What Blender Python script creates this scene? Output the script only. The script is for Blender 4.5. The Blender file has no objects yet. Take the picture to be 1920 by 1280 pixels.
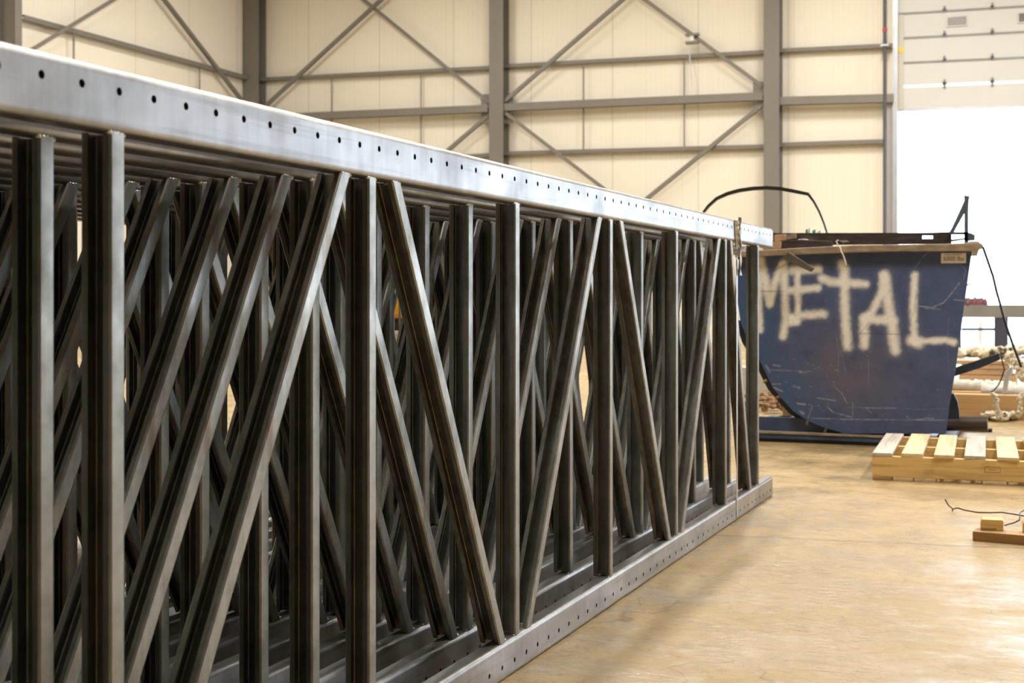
import bpy, math, random
from mathutils import Vector, Matrix
random.seed(7)
C = bpy.context.scene.collection
PI = math.pi
# ------------------------------------------------------------------ camera geometry
FPX = 2510.0
TH = math.radians(22.21)
S_, C_ = math.sin(TH), math.cos(TH)
CAMH = 0.90
WY = 27.0            # back wall
WX = -17.7           # left wall

def ray(u, v):
    a = (u-960)/FPX; b = (560-v)/FPX
    return Vector((-S_+C_*a, C_+S_*a, b))
def at(u, v, X=None, Y=None, Z=None):
    d = ray(u, v)
    if X is not None: t = X/d.x
    elif Y is not None: t = Y/d.y
    else: t = (Z-CAMH)/d.z
    return Vector((d.x*t, d.y*t, CAMH+d.z*t))

# ------------------------------------------------------------------ materials
def new_mat(name):
    m = bpy.data.materials.new(name); m.use_nodes = True
    nt = m.node_tree; b = nt.nodes['Principled BSDF']
    return m, nt, b
def N(nt, t, **kw):
    n = nt.nodes.new(t)
    for k, v in kw.items(): setattr(n, k, v)
    return n
def ramp(nt, fac, stops):
    r = N(nt, 'ShaderNodeValToRGB'); nt.links.new(fac, r.inputs[0])
    e = r.color_ramp.elements
    while len(e) < len(stops): e.new(0.5)
    for i, (p, c) in enumerate(stops):
        e[i].position = p; e[i].color = (c[0], c[1], c[2], 1) if not isinstance(c, (int, float)) else (c, c, c, 1)
    return r.outputs[0]
def coords(nt, scale=(1, 1, 1), kind='Object', rot=(0, 0, 0)):
    tc = N(nt, 'ShaderNodeTexCoord'); mp = N(nt, 'ShaderNodeMapping')
    mp.inputs['Scale'].default_value = scale; mp.inputs['Rotation'].default_value = rot
    nt.links.new(tc.outputs[kind], mp.inputs['Vector'])
    return mp.outputs['Vector']
def noise(nt, vec, scale, detail=4, rough=0.55, dist=0.0):
    n = N(nt, 'ShaderNodeTexNoise'); nt.links.new(vec, n.inputs['Vector'])
    n.inputs['Scale'].default_value = scale; n.inputs['Detail'].default_value = detail
    n.inputs['Roughness'].default_value = rough; n.inputs['Distortion'].default_value = dist
    return n.outputs['Fac']
def mix(nt, fac, a, b, mode='MIX'):
    m = N(nt, 'ShaderNodeMix', data_type='RGBA', blend_type=mode)
    for s, v in ((0, fac), (6, a), (7, b)):
        if isinstance(v, (int, float)): m.inputs[s].default_value = v
        elif isinstance(v, tuple): m.inputs[s].default_value = (*v, 1)
        else: nt.links.new(v, m.inputs[s])
    return m.outputs[2]
def math_(nt, op, a, b=None, c=None):
    m = N(nt, 'ShaderNodeMath', operation=op)
    for i, v in enumerate((a, b, c)):
        if v is None: continue
        if isinstance(v, (int, float)): m.inputs[i].default_value = v
        else: nt.links.new(v, m.inputs[i])
    return m.outputs[0]
def bump(nt, b, h, strength=0.3, dist=0.01):
    n = N(nt, 'ShaderNodeBump'); n.inputs['Strength'].default_value = strength; n.inputs['Distance'].default_value = dist
    nt.links.new(h, n.inputs['Height']); nt.links.new(n.outputs[0], b.inputs['Normal'])

def simple(name, col, rough=0.6, metal=0.0, var=0.25, scale=8.0, sc=(1, 1, 1), bmp=0.0):
    m, nt, b = new_mat(name)
    v = coords(nt, sc)
    f = noise(nt, v, scale, 5)
    dk = tuple(c*(1-var) for c in col); lt = tuple(min(1, c*(1+var)) for c in col)
    nt.links.new(ramp(nt, f, [(0.3, dk), (0.7, lt)]), b.inputs['Base Color'])
    b.inputs['Roughness'].default_value = rough; b.inputs['Metallic'].default_value = metal
    if bmp: bump(nt, b, f, bmp, 0.01)
    return m

def mat_chord():
    m, nt, b = new_mat('bare_steel_chord')
    v1 = coords(nt, (1, 1, 1)); v2 = coords(nt, (30, 1.2, 40)); v3 = coords(nt, (1, 40, 1.5))
    n1 = noise(nt, v1, 5, 6, 0.6); n2 = noise(nt, v2, 1.0, 4); n3 = noise(nt, v3, 1.0, 3)
    base = ramp(nt, n1, [(0.30, (0.29, 0.30, 0.32)), (0.52, (0.40, 0.41, 0.435)), (0.75, (0.48, 0.49, 0.515))])
    s = ramp(nt, n2, [(0.36, (0.62, 0.60, 0.58)), (0.46, (1, 1, 1))])
    c = mix(nt, 0.5, base, s, 'MULTIPLY')
    c = mix(nt, 0.35, c, ramp(nt, n3, [(0.35, (0.7, 0.7, 0.7)), (0.6, (1, 1, 1))]), 'MULTIPLY')
    r = noise(nt, v1, 14, 5, 0.7)
    c = mix(nt, ramp(nt, r, [(0.66, 0.0), (0.80, 0.35)]), c, (0.25, 0.16, 0.09))
    nt.links.new(c, b.inputs['Base Color'])
    b.inputs['Metallic'].default_value = 0.90
    nt.links.new(ramp(nt, n1, [(0.3, 0.42), (0.7, 0.32)]), b.inputs['Roughness'])
    bump(nt, b, n2, 0.08, 0.003)
    return m
def mat_web():
    m, nt, b = new_mat('mill_steel_web')
    v1 = coords(nt, (1, 1, 1)); v2 = coords(nt, (60, 60, 2.0)); v3 = coords(nt, (10, 10, 1.2))
    n1 = noise(nt, v1, 7, 6, 0.65); n2 = noise(nt, v2, 1.0, 4); n3 = noise(nt, v3, 1.5, 5, 0.6)
    base = ramp(nt, n1, [(0.30, (0.18, 0.185, 0.17)), (0.55, (0.33, 0.335, 0.325)), (0.78, (0.47, 0.48, 0.48))])
    c = mix(nt, 0.55, base, ramp(nt, n2, [(0.35, (0.6, 0.6, 0.55)), (0.6, (1, 1, 1))]), 'MULTIPLY')
    c = mix(nt, ramp(nt, n3, [(0.56, 0.0), (0.72, 0.75)]), c, (0.17, 0.085, 0.03))
    nt.links.new(c, b.inputs['Base Color'])
    b.inputs['Metallic'].default_value = 0.93
    nt.links.new(ramp(nt, n1, [(0.3, 0.46), (0.7, 0.34)]), b.inputs['Roughness'])
    bump(nt, b, n1, 0.10, 0.003)
    return m
def mat_floor():
    m, nt, b = new_mat('dusty_concrete_floor')
    v = coords(nt, (1, 1, 1)); vs = coords(nt, (1.0, 1.5, 1), rot=(0, 0, 0.15)); vt = coords(nt, (0.8, 3.0, 1), rot=(0, 0, -0.5))
    n1 = noise(nt, v, 0.8, 6, 0.6, 0.3); n2 = noise(nt, vs, 3.4, 10, 0.74, 0.35); n3 = noise(nt, v, 26, 8, 0.75); n4 = noise(nt, vt, 3.0, 6, 0.6, 0.6)
    c = ramp(nt, n1, [(0.30, (0.38, 0.275, 0.135)), (0.50, (0.44, 0.325, 0.165)), (0.72, (0.485, 0.365, 0.20))])
    c = mix(nt, 0.8, c, ramp(nt, n2, [(0.25, (0.72, 0.69, 0.65)), (0.45, (0.95, 0.94, 0.92)), (0.70, (1.06, 1.05, 1.03))]), 'MULTIPLY')
    c = mix(nt, 0.5, c, ramp(nt, n4, [(0.28, (0.86, 0.84, 0.80)), (0.6, (1, 1, 1))]), 'MULTIPLY')
    c = mix(nt, 0.5, c, ramp(nt, n3, [(0.34, (0.6, 0.57, 0.53)), (0.47, (1, 1, 1))]), 'MULTIPLY')
    # thin scuffs: contour lines of a stretched noise, broken up by another noise
    for sc_, rot_, lo, amt in ((4.5, 0.1, 0.42, 0.7), (9.0, -0.35, 0.46, 0.6), (2.2, 0.5, 0.50, 0.6)):
        q_ = noise(nt, coords(nt, (1.0, 1.7, 1), rot=(0, 0, rot_)), sc_, 6, 0.62, 0.4)
        ln = ramp(nt, math_(nt, 'ABSOLUTE', math_(nt, 'SUBTRACT', q_, 0.5)), [(0.0, 1.0), (0.007, 0.0)])
        gt = ramp(nt, noise(nt, coords(nt, (1, 1, 1), rot=(0, 0, rot_)), sc_*0.8, 3), [(lo, 0.0), (lo+0.12, 1.0)])
        c = mix(nt, math_(nt, 'MULTIPLY', math_(nt, 'MULTIPLY', ln, gt), amt), c, (0.17, 0.115, 0.06))
    # hairline cracks and one saw joint
    vw = N(nt, 'ShaderNodeTexVoronoi', feature='DISTANCE_TO_EDGE'); vw.inputs['Scale'].default_value = 1.6
    wob = N(nt, 'ShaderNodeTexNoise'); wob.inputs['Scale'].default_value = 5; nt.links.new(v, wob.inputs['Vector'])
    av = N(nt, 'ShaderNodeVectorMath', operation='MULTIPLY_ADD'); nt.links.new(wob.outputs['Color'], av.inputs[0])
    av.inputs[1].default_value = (0.35, 0.35, 0.0); nt.links.new(v, av.inputs[2]); nt.links.new(av.outputs[0], vw.inputs['Vector'])
    gate = ramp(nt, noise(nt, v, 0.9, 2), [(0.42, 0.0), (0.50, 1.0)])
    crk = math_(nt, 'MULTIPLY', ramp(nt, vw.outputs['Distance'], [(0.0, 0.65), (0.005, 0.0)]), gate)
    c = mix(nt, crk, c, (0.16, 0.11, 0.07))
    sx = N(nt, 'ShaderNodeSeparateXYZ'); nt.links.new(v, sx.inputs[0])
    wv = noise(nt, v, 3.5, 3)
    j = math_(nt, 'ADD', math_(nt, 'SUBTRACT', sx.outputs[1], math_(nt, 'MULTIPLY', sx.outputs[0], 0.13)), math_(nt, 'MULTIPLY', wv, 0.05))
    for y0 in (5.202, 12.2, -1.8):
        d = math_(nt, 'ABSOLUTE', math_(nt, 'SUBTRACT', j, y0))
        c = mix(nt, ramp(nt, d, [(0.0, 0.8), (0.006, 0.6), (0.016, 0.0)]), c, (0.13, 0.09, 0.06))
    nt.links.new(c, b.inputs['Base Color'])
    rr = noise(nt, vs, 3.0, 12, 0.80, 0.3)
    nt.links.new(ramp(nt, rr, [(0.34, 0.60), (0.66, 0.28)]), b.inputs['Roughness'])
    rc = noise(nt, coords(nt, (1.0, 1.3, 1)), 2.2, 12, 0.78, 0.2)
    nt.links.new(ramp(nt, rc, [(0.44, 0.0), (0.58, 1.0)]), b.inputs['Coat Weight']); nt.links.new(ramp(nt, n3, [(0.3, 0.22), (0.7, 0.10)]), b.inputs['Coat Roughness'])
    b.inputs['Specular IOR Level'].default_value = 0.5
    n6 = noise(nt, coords(nt, (1.0, 2.4, 1), rot=(0, 0, 0.1)), 11, 8, 0.7, 0.8)
    h = math_(nt, 'ADD', math_(nt, 'MULTIPLY', n6, 0.9), math_(nt, 'MULTIPLY', n3, 0.35))
    bump(nt, b, h, 0.45, 0.012)
    bn = N(nt, 'ShaderNodeBump'); bn.inputs['Strength'].default_value = 0.32; bn.inputs['Distance'].default_value = 0.012
    nt.links.new(h, bn.inputs['Height']); nt.links.new(bn.outputs[0], b.inputs['Coat Normal'])
    return m
def mat_wall(axis, name):
    m, nt, b = new_mat(name)
    v = coords(nt, (1, 1, 1), 'Object')
    sx = N(nt, 'ShaderNodeSeparateXYZ'); nt.links.new(v, sx.inputs[0])
    a = sx.outputs[axis]
    fr = math_(nt, 'FRACT', math_(nt, 'DIVIDE', math_(nt, 'ADD', a, 100.0), 0.77))
    seam = ramp(nt, math_(nt, 'ABSOLUTE', math_(nt, 'SUBTRACT', fr, 0.5)), [(0.0, 1.0), (0.014, 0.0)])
    fr2 = math_(nt, 'FRACT', math_(nt, 'DIVIDE', math_(nt, 'ADD', a, 100.3), 1.85))
    seam2 = ramp(nt, math_(nt, 'ABSOLUTE', math_(nt, 'SUBTRACT', fr2, 0.5)), [(0.0, 1.0), (0.010, 0.0)])
    rib = math_(nt, 'SINE', math_(nt, 'MULTIPLY', a, 2*PI/0.11))
    n1 = noise(nt, v, 0.5, 4)
    c = ramp(nt, n1, [(0.3, (0.81, 0.785, 0.71)), (0.7, (0.85, 0.825, 0.75))])
    c = mix(nt, math_(nt, 'MULTIPLY', seam, 0.12), c, (0.3, 0.27, 0.2))
    c = mix(nt, math_(nt, 'MULTIPLY', seam2, 0.45), c, (0.3, 0.27, 0.2))
    c = mix(nt, math_(nt, 'MULTIPLY', math_(nt, 'ADD', rib, 1.0), 0.012), c, (0.4, 0.35, 0.25))
    nt.links.new(c, b.inputs['Base Color']); b.inputs['Roughness'].default_value = 0.55
    return m
def mat_wood(name, col, along=0, rough=0.65):
    m, nt, b = new_mat(name)
    sc = [16, 16, 16]; sc[along] = 0.9
    v = coords(nt, tuple(sc)); f = noise(nt, v, 1.3, 6, 0.6, 0.8); g = noise(nt, coords(nt), 6, 4)
    dk = tuple(c*0.62 for c in col)
    c = ramp(nt, f, [(0.34, dk), (0.5, col), (0.7, tuple(min(1, c*1.12) for c in col))])
    c = mix(nt, ramp(nt, g, [(0.62, 0.0), (0.75, 0.5)]), c, tuple(c_*0.55 for c_ in col))
    nt.links.new(c, b.inputs['Base Color']); b.inputs['Roughness'].default_value = rough
    bump(nt, b, f, 0.25, 0.004)
    return m
def mat_bin_panel():
    m, nt, b = new_mat('scratched_blue_paint_panel')
    a = N(nt, 'ShaderNodeVertexColor'); a.layer_name = 'Paint'
    v = coords(nt, (1, 1, 1)); n1 = noise(nt, v, 90, 4, 0.7)
    c = mix(nt, 0.5, a.outputs[0], ramp(nt, n1, [(0.3, (0.88, 0.88, 0.9)), (0.7, (1.15, 1.15, 1.15))]), 'MULTIPLY')
    nt.links.new(c, b.inputs['Base Color']); b.inputs['Roughness'].default_value = 0.42
    bump(nt, b, noise(nt, v, 5, 4), 0.12, 0.02)
    return m

M = {}
M['chord'] = mat_chord(); M['web'] = mat_web(); M['floor'] = mat_floor()
M['wall_b'] = mat_wall(0, 'cream_wall_panel_back'); M['wall_l'] = mat_wall(1, 'cream_wall_panel_side')
M['panel'] = mat_bin_panel()
M['weld'] = simple('weld_metal', (0.75, 0.74, 0.70), 0.28, 0.8, 0.15, 60)
M['bsteel'] = simple('grey_painted_steel', (0.195, 0.185, 0.172), 0.5, 0.1, 0.06, 1.5)
M['bsteel_dk'] = simple('dark_steel_pipe', (0.09, 0.095, 0.12), 0.5, 0.2, 0.1, 2)
M['track'] = simple('galvanised_track', (0.55, 0.58, 0.64), 0.35, 0.5, 0.08, 4)
M['door'] = simple('white_door_panel', (0.60, 0.62, 0.64), 0.5, 0, 0.03, 0.8)
M['seam'] = simple('grey_door_seam', (0.26, 0.27, 0.29), 0.6, 0, 0.1, 3)
M['pane'] = simple('smoked_window_pane', (0.15, 0.12, 0.125), 0.25, 0, 0.1, 3)
M['yellow'] = simple('yellow_sticker', (0.85, 0.60, 0.03), 0.5, 0, 0.05, 3)
M['blue'] = simple('worn_blue_paint', (0.045, 0.075, 0.155), 0.45, 0.0, 0.35, 9)
M['bluedk'] = simple('dark_blue_paint', (0.02, 0.032, 0.055), 0.5, 0.0, 0.3, 9)
M['rustrim'] = simple('rusty_tan_rim_and_lit_edge', (0.34, 0.27, 0.205), 0.6, 0.2, 0.35, 12, (1, 3, 3), 0.1)
M['scrap'] = simple('dark_scrap_steel', (0.085, 0.068, 0.06), 0.5, 0.4, 0.4, 10, (1, 4, 4), 0.1)
M['scrapgrey'] = simple('grey_brown_flat_bar', (0.14, 0.125, 0.10), 0.5, 0.4, 0.3, 12)
M['band'] = simple('dark_steel_band', (0.055, 0.055, 0.055), 0.4, 0.5, 0.3, 6)
M['strap'] = simple('bright_steel_strap', (0.55, 0.57, 0.60), 0.3, 0.7, 0.15, 20)
M['card'] = simple('brown_cardboard', (0.34, 0.27, 0.19), 0.8, 0, 0.2, 30)
M['black'] = simple('black_rubber_and_gap_shade', (0.02, 0.02, 0.02), 0.6, 0, 0.2, 10)
M['wire'] = simple('black_wire', (0.03, 0.03, 0.04), 0.45, 0.3, 0.2, 10)
M['label'] = simple('white_sticker', (0.88, 0.88, 0.90), 0.4, 0, 0.03, 10)
M['ink'] = simple('grey_label_ink', (0.16, 0.15, 0.19), 0.5, 0, 0.05, 10)
M['pine'] = mat_wood('yellow_pine', (0.74, 0.52, 0.22), 0)
M['pine_y'] = mat_wood('weathered_pine_board', (0.66, 0.52, 0.34), 1)
M['grey_y'] = mat_wood('grey_weathered_board', (0.50, 0.46, 0.42), 1)
M['plank'] = mat_wood('brown_plank', (0.42, 0.26, 0.12), 0)
M['timber'] = mat_wood('orange_brown_timber', (0.46, 0.29, 0.13), 0)
M['boards'] = mat_wood('stacked_board', (0.48, 0.32, 0.19), 0)
M['plastic'] = simple('white_plastic_wrap', (0.52, 0.50, 0.46), 0.35, 0, 0.12, 14, (1, 4, 4), 0.3)
M['rope'] = simple('off_white_rope', (0.58, 0.53, 0.42), 0.85, 0, 0.3, 40, bmp=0.5)
M['snow'] = simple('snowy_ground', (0.78, 0.80, 0.84), 0.8, 0, 0.04, 0.4)
M['beam'] = simple('grey_steel_beam', (0.20, 0.20, 0.19), 0.5, 0.2, 0.12, 3)
M['beamleg'] = simple('dark_blue_grey_leg', (0.05, 0.055, 0.085), 0.5, 0.2, 0.12, 3)
M['redtarp'] = simple('dull_red_tarp', (0.16, 0.06, 0.075), 0.7, 0, 0.3, 6)
M['blueteal'] = simple('teal_tarp', (0.06, 0.13, 0.2), 0.7, 0, 0.3, 6)
M['green'] = simple('green_plastic', (0.12, 0.42, 0.22), 0.5, 0, 0.1, 6)
M['white'] = simple('white_plastic', (0.8, 0.8, 0.78), 0.5, 0, 0.05, 6)
M['roof'] = simple('ceiling_deck', (0.62, 0.60, 0.55), 0.7, 0, 0.03, 1)
M['orange'] = simple('orange_yellow_paint', (0.85, 0.42, 0.02), 0.4, 0, 0.08, 3)
M['debris'] = simple('brown_debris', (0.22, 0.12, 0.06), 0.8, 0, 0.5, 30)
M['red'] = simple('red_tape', (0.5, 0.05, 0.04), 0.5, 0, 0.1, 5)

# ------------------------------------------------------------------ mesh builder
class MB:
    def __init__(s): s.v = []; s.f = []
    def quad(s, *p):
        n = len(s.v); s.v += [tuple(q) for q in p]; s.f.append(tuple(range(n, n+len(p))))
    def add(s, vs, fs):
        n = len(s.v); s.v += [tuple(q) for q in vs]; s.f += [tuple(i+n for i in f) for f in fs]
    def box(s, x0, x1, y0, y1, z0, z1):
        vs = [(x, y, z) for x in (x0, x1) for y in (y0, y1) for z in (z0, z1)]
        s.add(vs, [(0, 1, 3, 2), (4, 6, 7, 5), (0, 4, 5, 1), (2, 3, 7, 6), (0, 2, 6, 4), (1, 5, 7, 3)])
    def prism(s, poly, off, closed=True):
        """poly: list of Vectors (a face), off: Vector extrusion"""
        n = len(poly); off = Vector(off)
        vs = [Vector(p) for p in poly] + [Vector(p)+off for p in poly]
        fs = [tuple(range(n))[::-1], tuple(range(n, 2*n))] if closed else []
        fs += [(i, (i+1) % n, n+(i+1) % n, n+i) for i in range(n)]
        s.add(vs, fs)
    def bar(s, p, q, w, h, up=(0, 0, 1)):
        """rectangular bar p->q; h along up-ish, w across"""
        p = Vector(p); q = Vector(q); d = (q-p).normalized(); up = Vector(up)
        sd = d.cross(up).normalized(); u2 = sd.cross(d).normalized()
        poly = [p+sd*a*w/2+u2*b*h/2 for a, b in ((-1, -1), (1, -1), (1, 1), (-1, 1))]
        s.prism(poly, q-p)
    def ibeam(s, p, q, bf, d, up, tf=0.014, tw=0.01):
        """I section from p to q; 'up' = direction of the web (depth d), flanges bf wide"""
        p = Vector(p); q = Vector(q); ax = (q-p).normalized(); up = Vector(up)
        sd = ax.cross(up).normalized(); u2 = sd.cross(ax).normalized()
        pts = [(-bf/2, -d/2), (bf/2, -d/2), (bf/2, -d/2+tf), (tw/2, -d/2+tf), (tw/2, d/2-tf), (bf/2, d/2-tf),
               (bf/2, d/2), (-bf/2, d/2), (-bf/2, d/2-tf), (-tw/2, d/2-tf), (-tw/2, -d/2+tf), (-bf/2, -d/2+tf)]
        s.prism([p+sd*a+u2*b for a, b in pts], q-p)
    def tube(s, pts, r, n=8, closed=False):
        pts = [Vector(p) for p in pts]; rs = r if isinstance(r, (list, tuple)) else [r]*len(pts)
        base = len(s.v); m = len(pts); up = Vector((0.03, 0.05, 1)); prev = None
        for i, p in enumerate(pts):
            if closed: t = pts[(i+1) % m]-pts[i-1]
            else: t = pts[min(i+1, m-1)]-pts[max(i-1, 0)]
            t.normalize()
            if prev is None:
                a = t.cross(up)
                if a.length < 0.1: a = t.cross(Vector((1, 0, 0)))
            else: a = prev-t*prev.dot(t)
            a.normalize(); prev = a.copy(); b = t.cross(a)
            for k in range(n):
                g = 2*PI*k/n; s.v.append(tuple(p+(a*math.cos(g)+b*math.sin(g))*rs[i]))
        L = m if closed else m-1
        for i in range(L):
            j = (i+1) % m
            for k in range(n):
                k2 = (k+1) % n
                s.f.append((base+i*n+k, base+i*n+k2, base+j*n+k2, base+j*n+k))
        if not closed:
            s.f.append(tuple(base+k for k in range(n))[::-1]); s.f.append(tuple(base+(m-1)*n+k for k in range(n)))
    def blob(s, c, rx, ry, rz, seg=10, rings=6, jit=0.0):
        c = Vector(c); base = len(s.v)
        s.v.append((c.x, c.y, c.z-rz))
        for i in range(1, rings):
            ph = PI*i/rings-PI/2
            for k in range(seg):
                g = 2*PI*k/seg; j = 1+random.uniform(-jit, jit)
                s.v.append((c.x+rx*math.cos(ph)*math.cos(g)*j, c.y+ry*math.cos(ph)*math.sin(g)*j, c.z+rz*math.sin(ph)*j))
        s.v.append((c.x, c.y, c.z+rz)); top = len(s.v)-1
        for k in range(seg):
            k2 = (k+1) % seg
            s.f.append((base, base+1+k2, base+1+k)); s.f.append((top, top-seg+k, top-seg+k2))
        for i in range(rings-2):
            for k in range(seg):
                k2 = (k+1) % seg; a = base+1+i*seg
                s.f.append((a+k, a+k2, a+seg+k2, a+seg+k))
    def mesh(s, name, mat, smooth=None, bevel=None):
        me = bpy.data.meshes.new(name); me.from_pydata(s.v, [], s.f)
        me.materials.append(mat); me.validate(); me.update()
        import bmesh as _b
        bm = _b.new(); bm.from_mesh(me)
        _b.ops.remove_doubles(bm, verts=bm.verts, dist=1e-5)
        _b.ops.recalc_face_normals(bm, faces=bm.faces); bm.to_mesh(me); bm.free()
        if smooth is not None:
            for p in me.polygons: p.use_smooth = True
            me.set_sharp_from_angle(angle=math.radians(smooth))
        return me
    def build(s, name, mat, parent=None, smooth=None, bevel=0.0, origin=None):
        if origin is not None:
            o0 = Vector(origin); s.v = [tuple(Vector(q)-o0) for q in s.v]
        me = s.mesh(name, mat, smooth)
        o = bpy.data.objects.new(name, me); C.objects.link(o)
        if origin is not None: o.location = o0
        if parent is not None: o.parent = parent
        if bevel:
            b = o.modifiers.new('bevel', 'BEVEL'); b.width = bevel; b.segments = 2; b.limit_method = 'ANGLE'; b.angle_limit = 0.6
        return o

def tag(o, label, cat, group=None, kind=None):
    o['label'] = label; o['category'] = cat
    if group: o['group'] = group
    if kind: o['kind'] = kind
    return o
def empty(name, loc=(0, 0, 0), rz=0.0):
    o = bpy.data.objects.new(name, None); C.objects.link(o); o.location = loc; o.rotation_euler = (0, 0, rz)
    o.empty_display_size = 0.1
    return o
def struct(o): o['kind'] = 'structure'; return o

# ------------------------------------------------------------------ room shell
RX, RY, CZ = 13.0, -10.0, 9.2
dxL = at(1684, 300, Y=WY).x             # door opening left edge
dxR = dxL+5.1
dz = lambda x: at(1694, 206.3, Y=WY).z + (x-at(1694, 206, Y=WY).x)*((at(1920, 197.7, Y=WY).z-at(1694, 206.3, Y=WY).z)/(at(1920, 200, Y=WY).x-at(1694, 206, Y=WY).x))
b = MB(); b.box(WX-0.3, RX+0.3, RY-0.3, WY+0.3, -0.2, 0.0)
struct(b.build('floor', M['floor']))
b = MB()
b.box(WX, dxL, WY, WY+0.15, 0, CZ); b.box(dxR, 5.0, WY, WY+0.15, 0, CZ); b.box(11.0, RX, WY, WY+0.15, 0, CZ); b.box(dxL, dxR, WY, WY+0.15, 6.6, CZ); b.box(5.0, 11.0, WY, WY+0.15, 5.0, CZ)  # the unseen second bay at the right is added to brighten the chords
struct(b.build('wall_back', M['wall_b']))
b = MB(); b.box(WX-0.15, WX, RY, WY+0.15, 0, CZ); struct(b.build('wall_left', M['wall_l']))
b = MB()   # unseen right wall; its open bay is added to throw daylight on the stack
b.box(RX, RX+0.15, RY, 19.5, 0, CZ); b.box(RX, RX+0.15, 26.5, WY+0.15, 0, CZ); b.box(RX, RX+0.15, 19.5, 26.5, 5.0, CZ)
struct(b.build('wall_right', simple('greyed_side_wall', (0.24, 0.24, 0.25), 0.6, 0, 0.05, 1)))  # unseen wall, greyed to dim its reflection in the stack
b = MB(); b.box(WX-0.15, RX+0.15, RY-0.15, RY, 0, CZ); struct(b.build('wall_rear', simple('darkened_rear_wall', (0.10, 0.10, 0.095), 0.7, 0, 0.1, 1)))  # unseen wall, coloured dark so the channel interiors stay dark
b = MB(); b.box(WX-0.15, RX+0.15, RY-0.15, WY+0.15, CZ, CZ+0.2); struct(b.build('ceiling', M['roof']))
b = MB(); b.box(-60, 60, WY+0.3, WY+110, -0.25, -0.03); b.box(RX+0.3, RX+60, -40, WY+0.3, -0.25, -0.03)
o = b.build('ground', M['snow']); tag(o, 'overexposed snowy yard outside the open bay door', 'ground', kind='structure')

# door: sectional overhead door, raised
door = empty('door_1', (0, 0, 0)); struct(door)
pl = [(26.1, 12.0), (71.9, 60.0), (118.3, 108.0), (162.0, 152.5), (206.3, 197.7)]
def dl(v0, v1, x, y=WY-0.12):
    a = at(1694, v0, Y=y); c = at(1920, v1, Y=y); return a.z+(x-a.x)*(c.z-a.z)/(c.x-a.x)
edges = [(-160, -181), (-113.5, -133), (-67, -84.7), (-20.2, -36.4)]+pl
x0, x1 = at(1683.5, 300, Y=WY-0.12).x, at(1683.5, 300, Y=WY-0.12).x+5.1
for i in range(len(edges)-1):
    (a0, a1), (b0, b1) = edges[i], edges[i+1]
    g = 0.022
    p = MB()
    p.prism([Vector((x0, WY-0.12, dl(b0, b1, x0)+g)), Vector((x1, WY-0.12, dl(b0, b1, x1)+g)),
             Vector((x1, WY-0.12, dl(a0, a1, x1)-g)), Vector((x0, WY-0.12, dl(a0, a1, x0)-g))], (0, 0.05, 0))
    pan = p.build('door_panel', M['door'], door)
    if i in (4,):
        for uL, uR, v0, v1 in ((1777, 1812, 30.5, 49.0), (1910.5, 1945.5, 22.5, 41.5)):
            A = at(uL, v1, Y=WY-0.14); B = at(uR, v0, Y=WY-0.14)
            q = MB(); q.box(A.x, B.x, WY-0.14, WY-0.118, A.z, B.z); w = q.build('door_window', M['pane'], pan)
            q = MB()
            for (xa, xb, za, zb) in ((A.x-0.02, B.x+0.02, A.z-0.02, A.z), (A.x-0.02, B.x+0.02, B.z, B.z+0.02), (A.x-0.02, A.x, A.z, B.z), (B.x, B.x+0.02, A.z, B.z)):
                q.box(xa, xb, WY-0.145, WY-0.118, za, zb)
            q.build('window_rim', M['door'], pan)
s_ = MB()
for (a0, a1) in edges[1:-1]:
    ff = 0.4 if a0 == 162.0 else 1.0
    s_.prism([Vector((x0, WY-0.128, dl(a0, a1, x0)-0.022*ff)), Vector((x1, WY-0.128, dl(a0, a1, x1)-0.022*ff)),
              Vector((x1, WY-0.128, dl(a0, a1, x1)+0.022*ff)), Vector((x0, WY-0.128, dl(a0, a1, x0)+0.022*ff))], (0, 0.04, 0))
s_.build('panel_joint', M['seam'], door)
b = MB()
b.prism([Vector((x0, WY-0.13, dl(206.3, 197.7, x0)-0.03)), Vector((x1, WY-0.13, dl(206.3, 197.7, x1)-0.03)),
         Vector((x1, WY-0.13, dl(206.3, 197.7, x1)+0.03)), Vector((x0, WY-0.13, dl(206.3, 197.7, x0)+0.03))], (0, 0.06, 0))
b.build('bottom_seal', M['track'], door)
for (a0, a1) in edges[3:-1]:
    for uu in (1771, 1860.5, 1950):
        xh = at(uu, 100, Y=WY-0.13).x; zh = dl(a0, a1, xh)
        q = MB(); q.box(xh-0.02, xh+0.02, WY-0.15, WY-0.11, zh+0.01, zh+0.10); q.box(xh-0.035, xh+0.035, WY-0.15, WY-0.11, zh-0.01, zh+0.045)
        if a0 > 150: q.box(xh-0.02, xh+0.02, WY-0.15, WY-0.11, zh-0.07, zh)
        q.build('hinge', M['seam'], door)
b = MB(); xs0 = at(1684, 90, Y=WY-0.15).x; xs1 = at(1694, 90, Y=WY-0.15).x
b.box(xs0, xs1, WY-0.15, WY-0.12, dl(206, 198, x0), 6.4)
b.build('end_stile', simple('grey_end_stile', (0.55, 0.53, 0.50), 0.5, 0, 0.05, 3), door)
q = MB(); p0 = at(1684.5, 99, Y=WY-0.16); p1 = at(1693.5, 89, Y=WY-0.16); q.box(p0.x, p1.x, WY-0.16, WY-0.149, p0.z, p1.z)
q.build('warning_sticker', M['yellow'], door)
q = MB()
xa, xb = at(1674.5, 300, Y=WY-0.2).x, at(1683, 300, Y=WY-0.2).x
q.box(xa, xb, WY-0.2, WY-0.02, 0, 7.0); q.box(xa, xa+0.02, WY-0.26, WY-0.2, 0, 7.0)
struct(q.build('trim_1', M['track']))
q = MB(); xa, xb = at(1661.5, 300, Y=WY-0.2).x, at(1674, 300, Y=WY-0.2).x; zt = at(1665, 178, Y=WY-0.2).z
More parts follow.
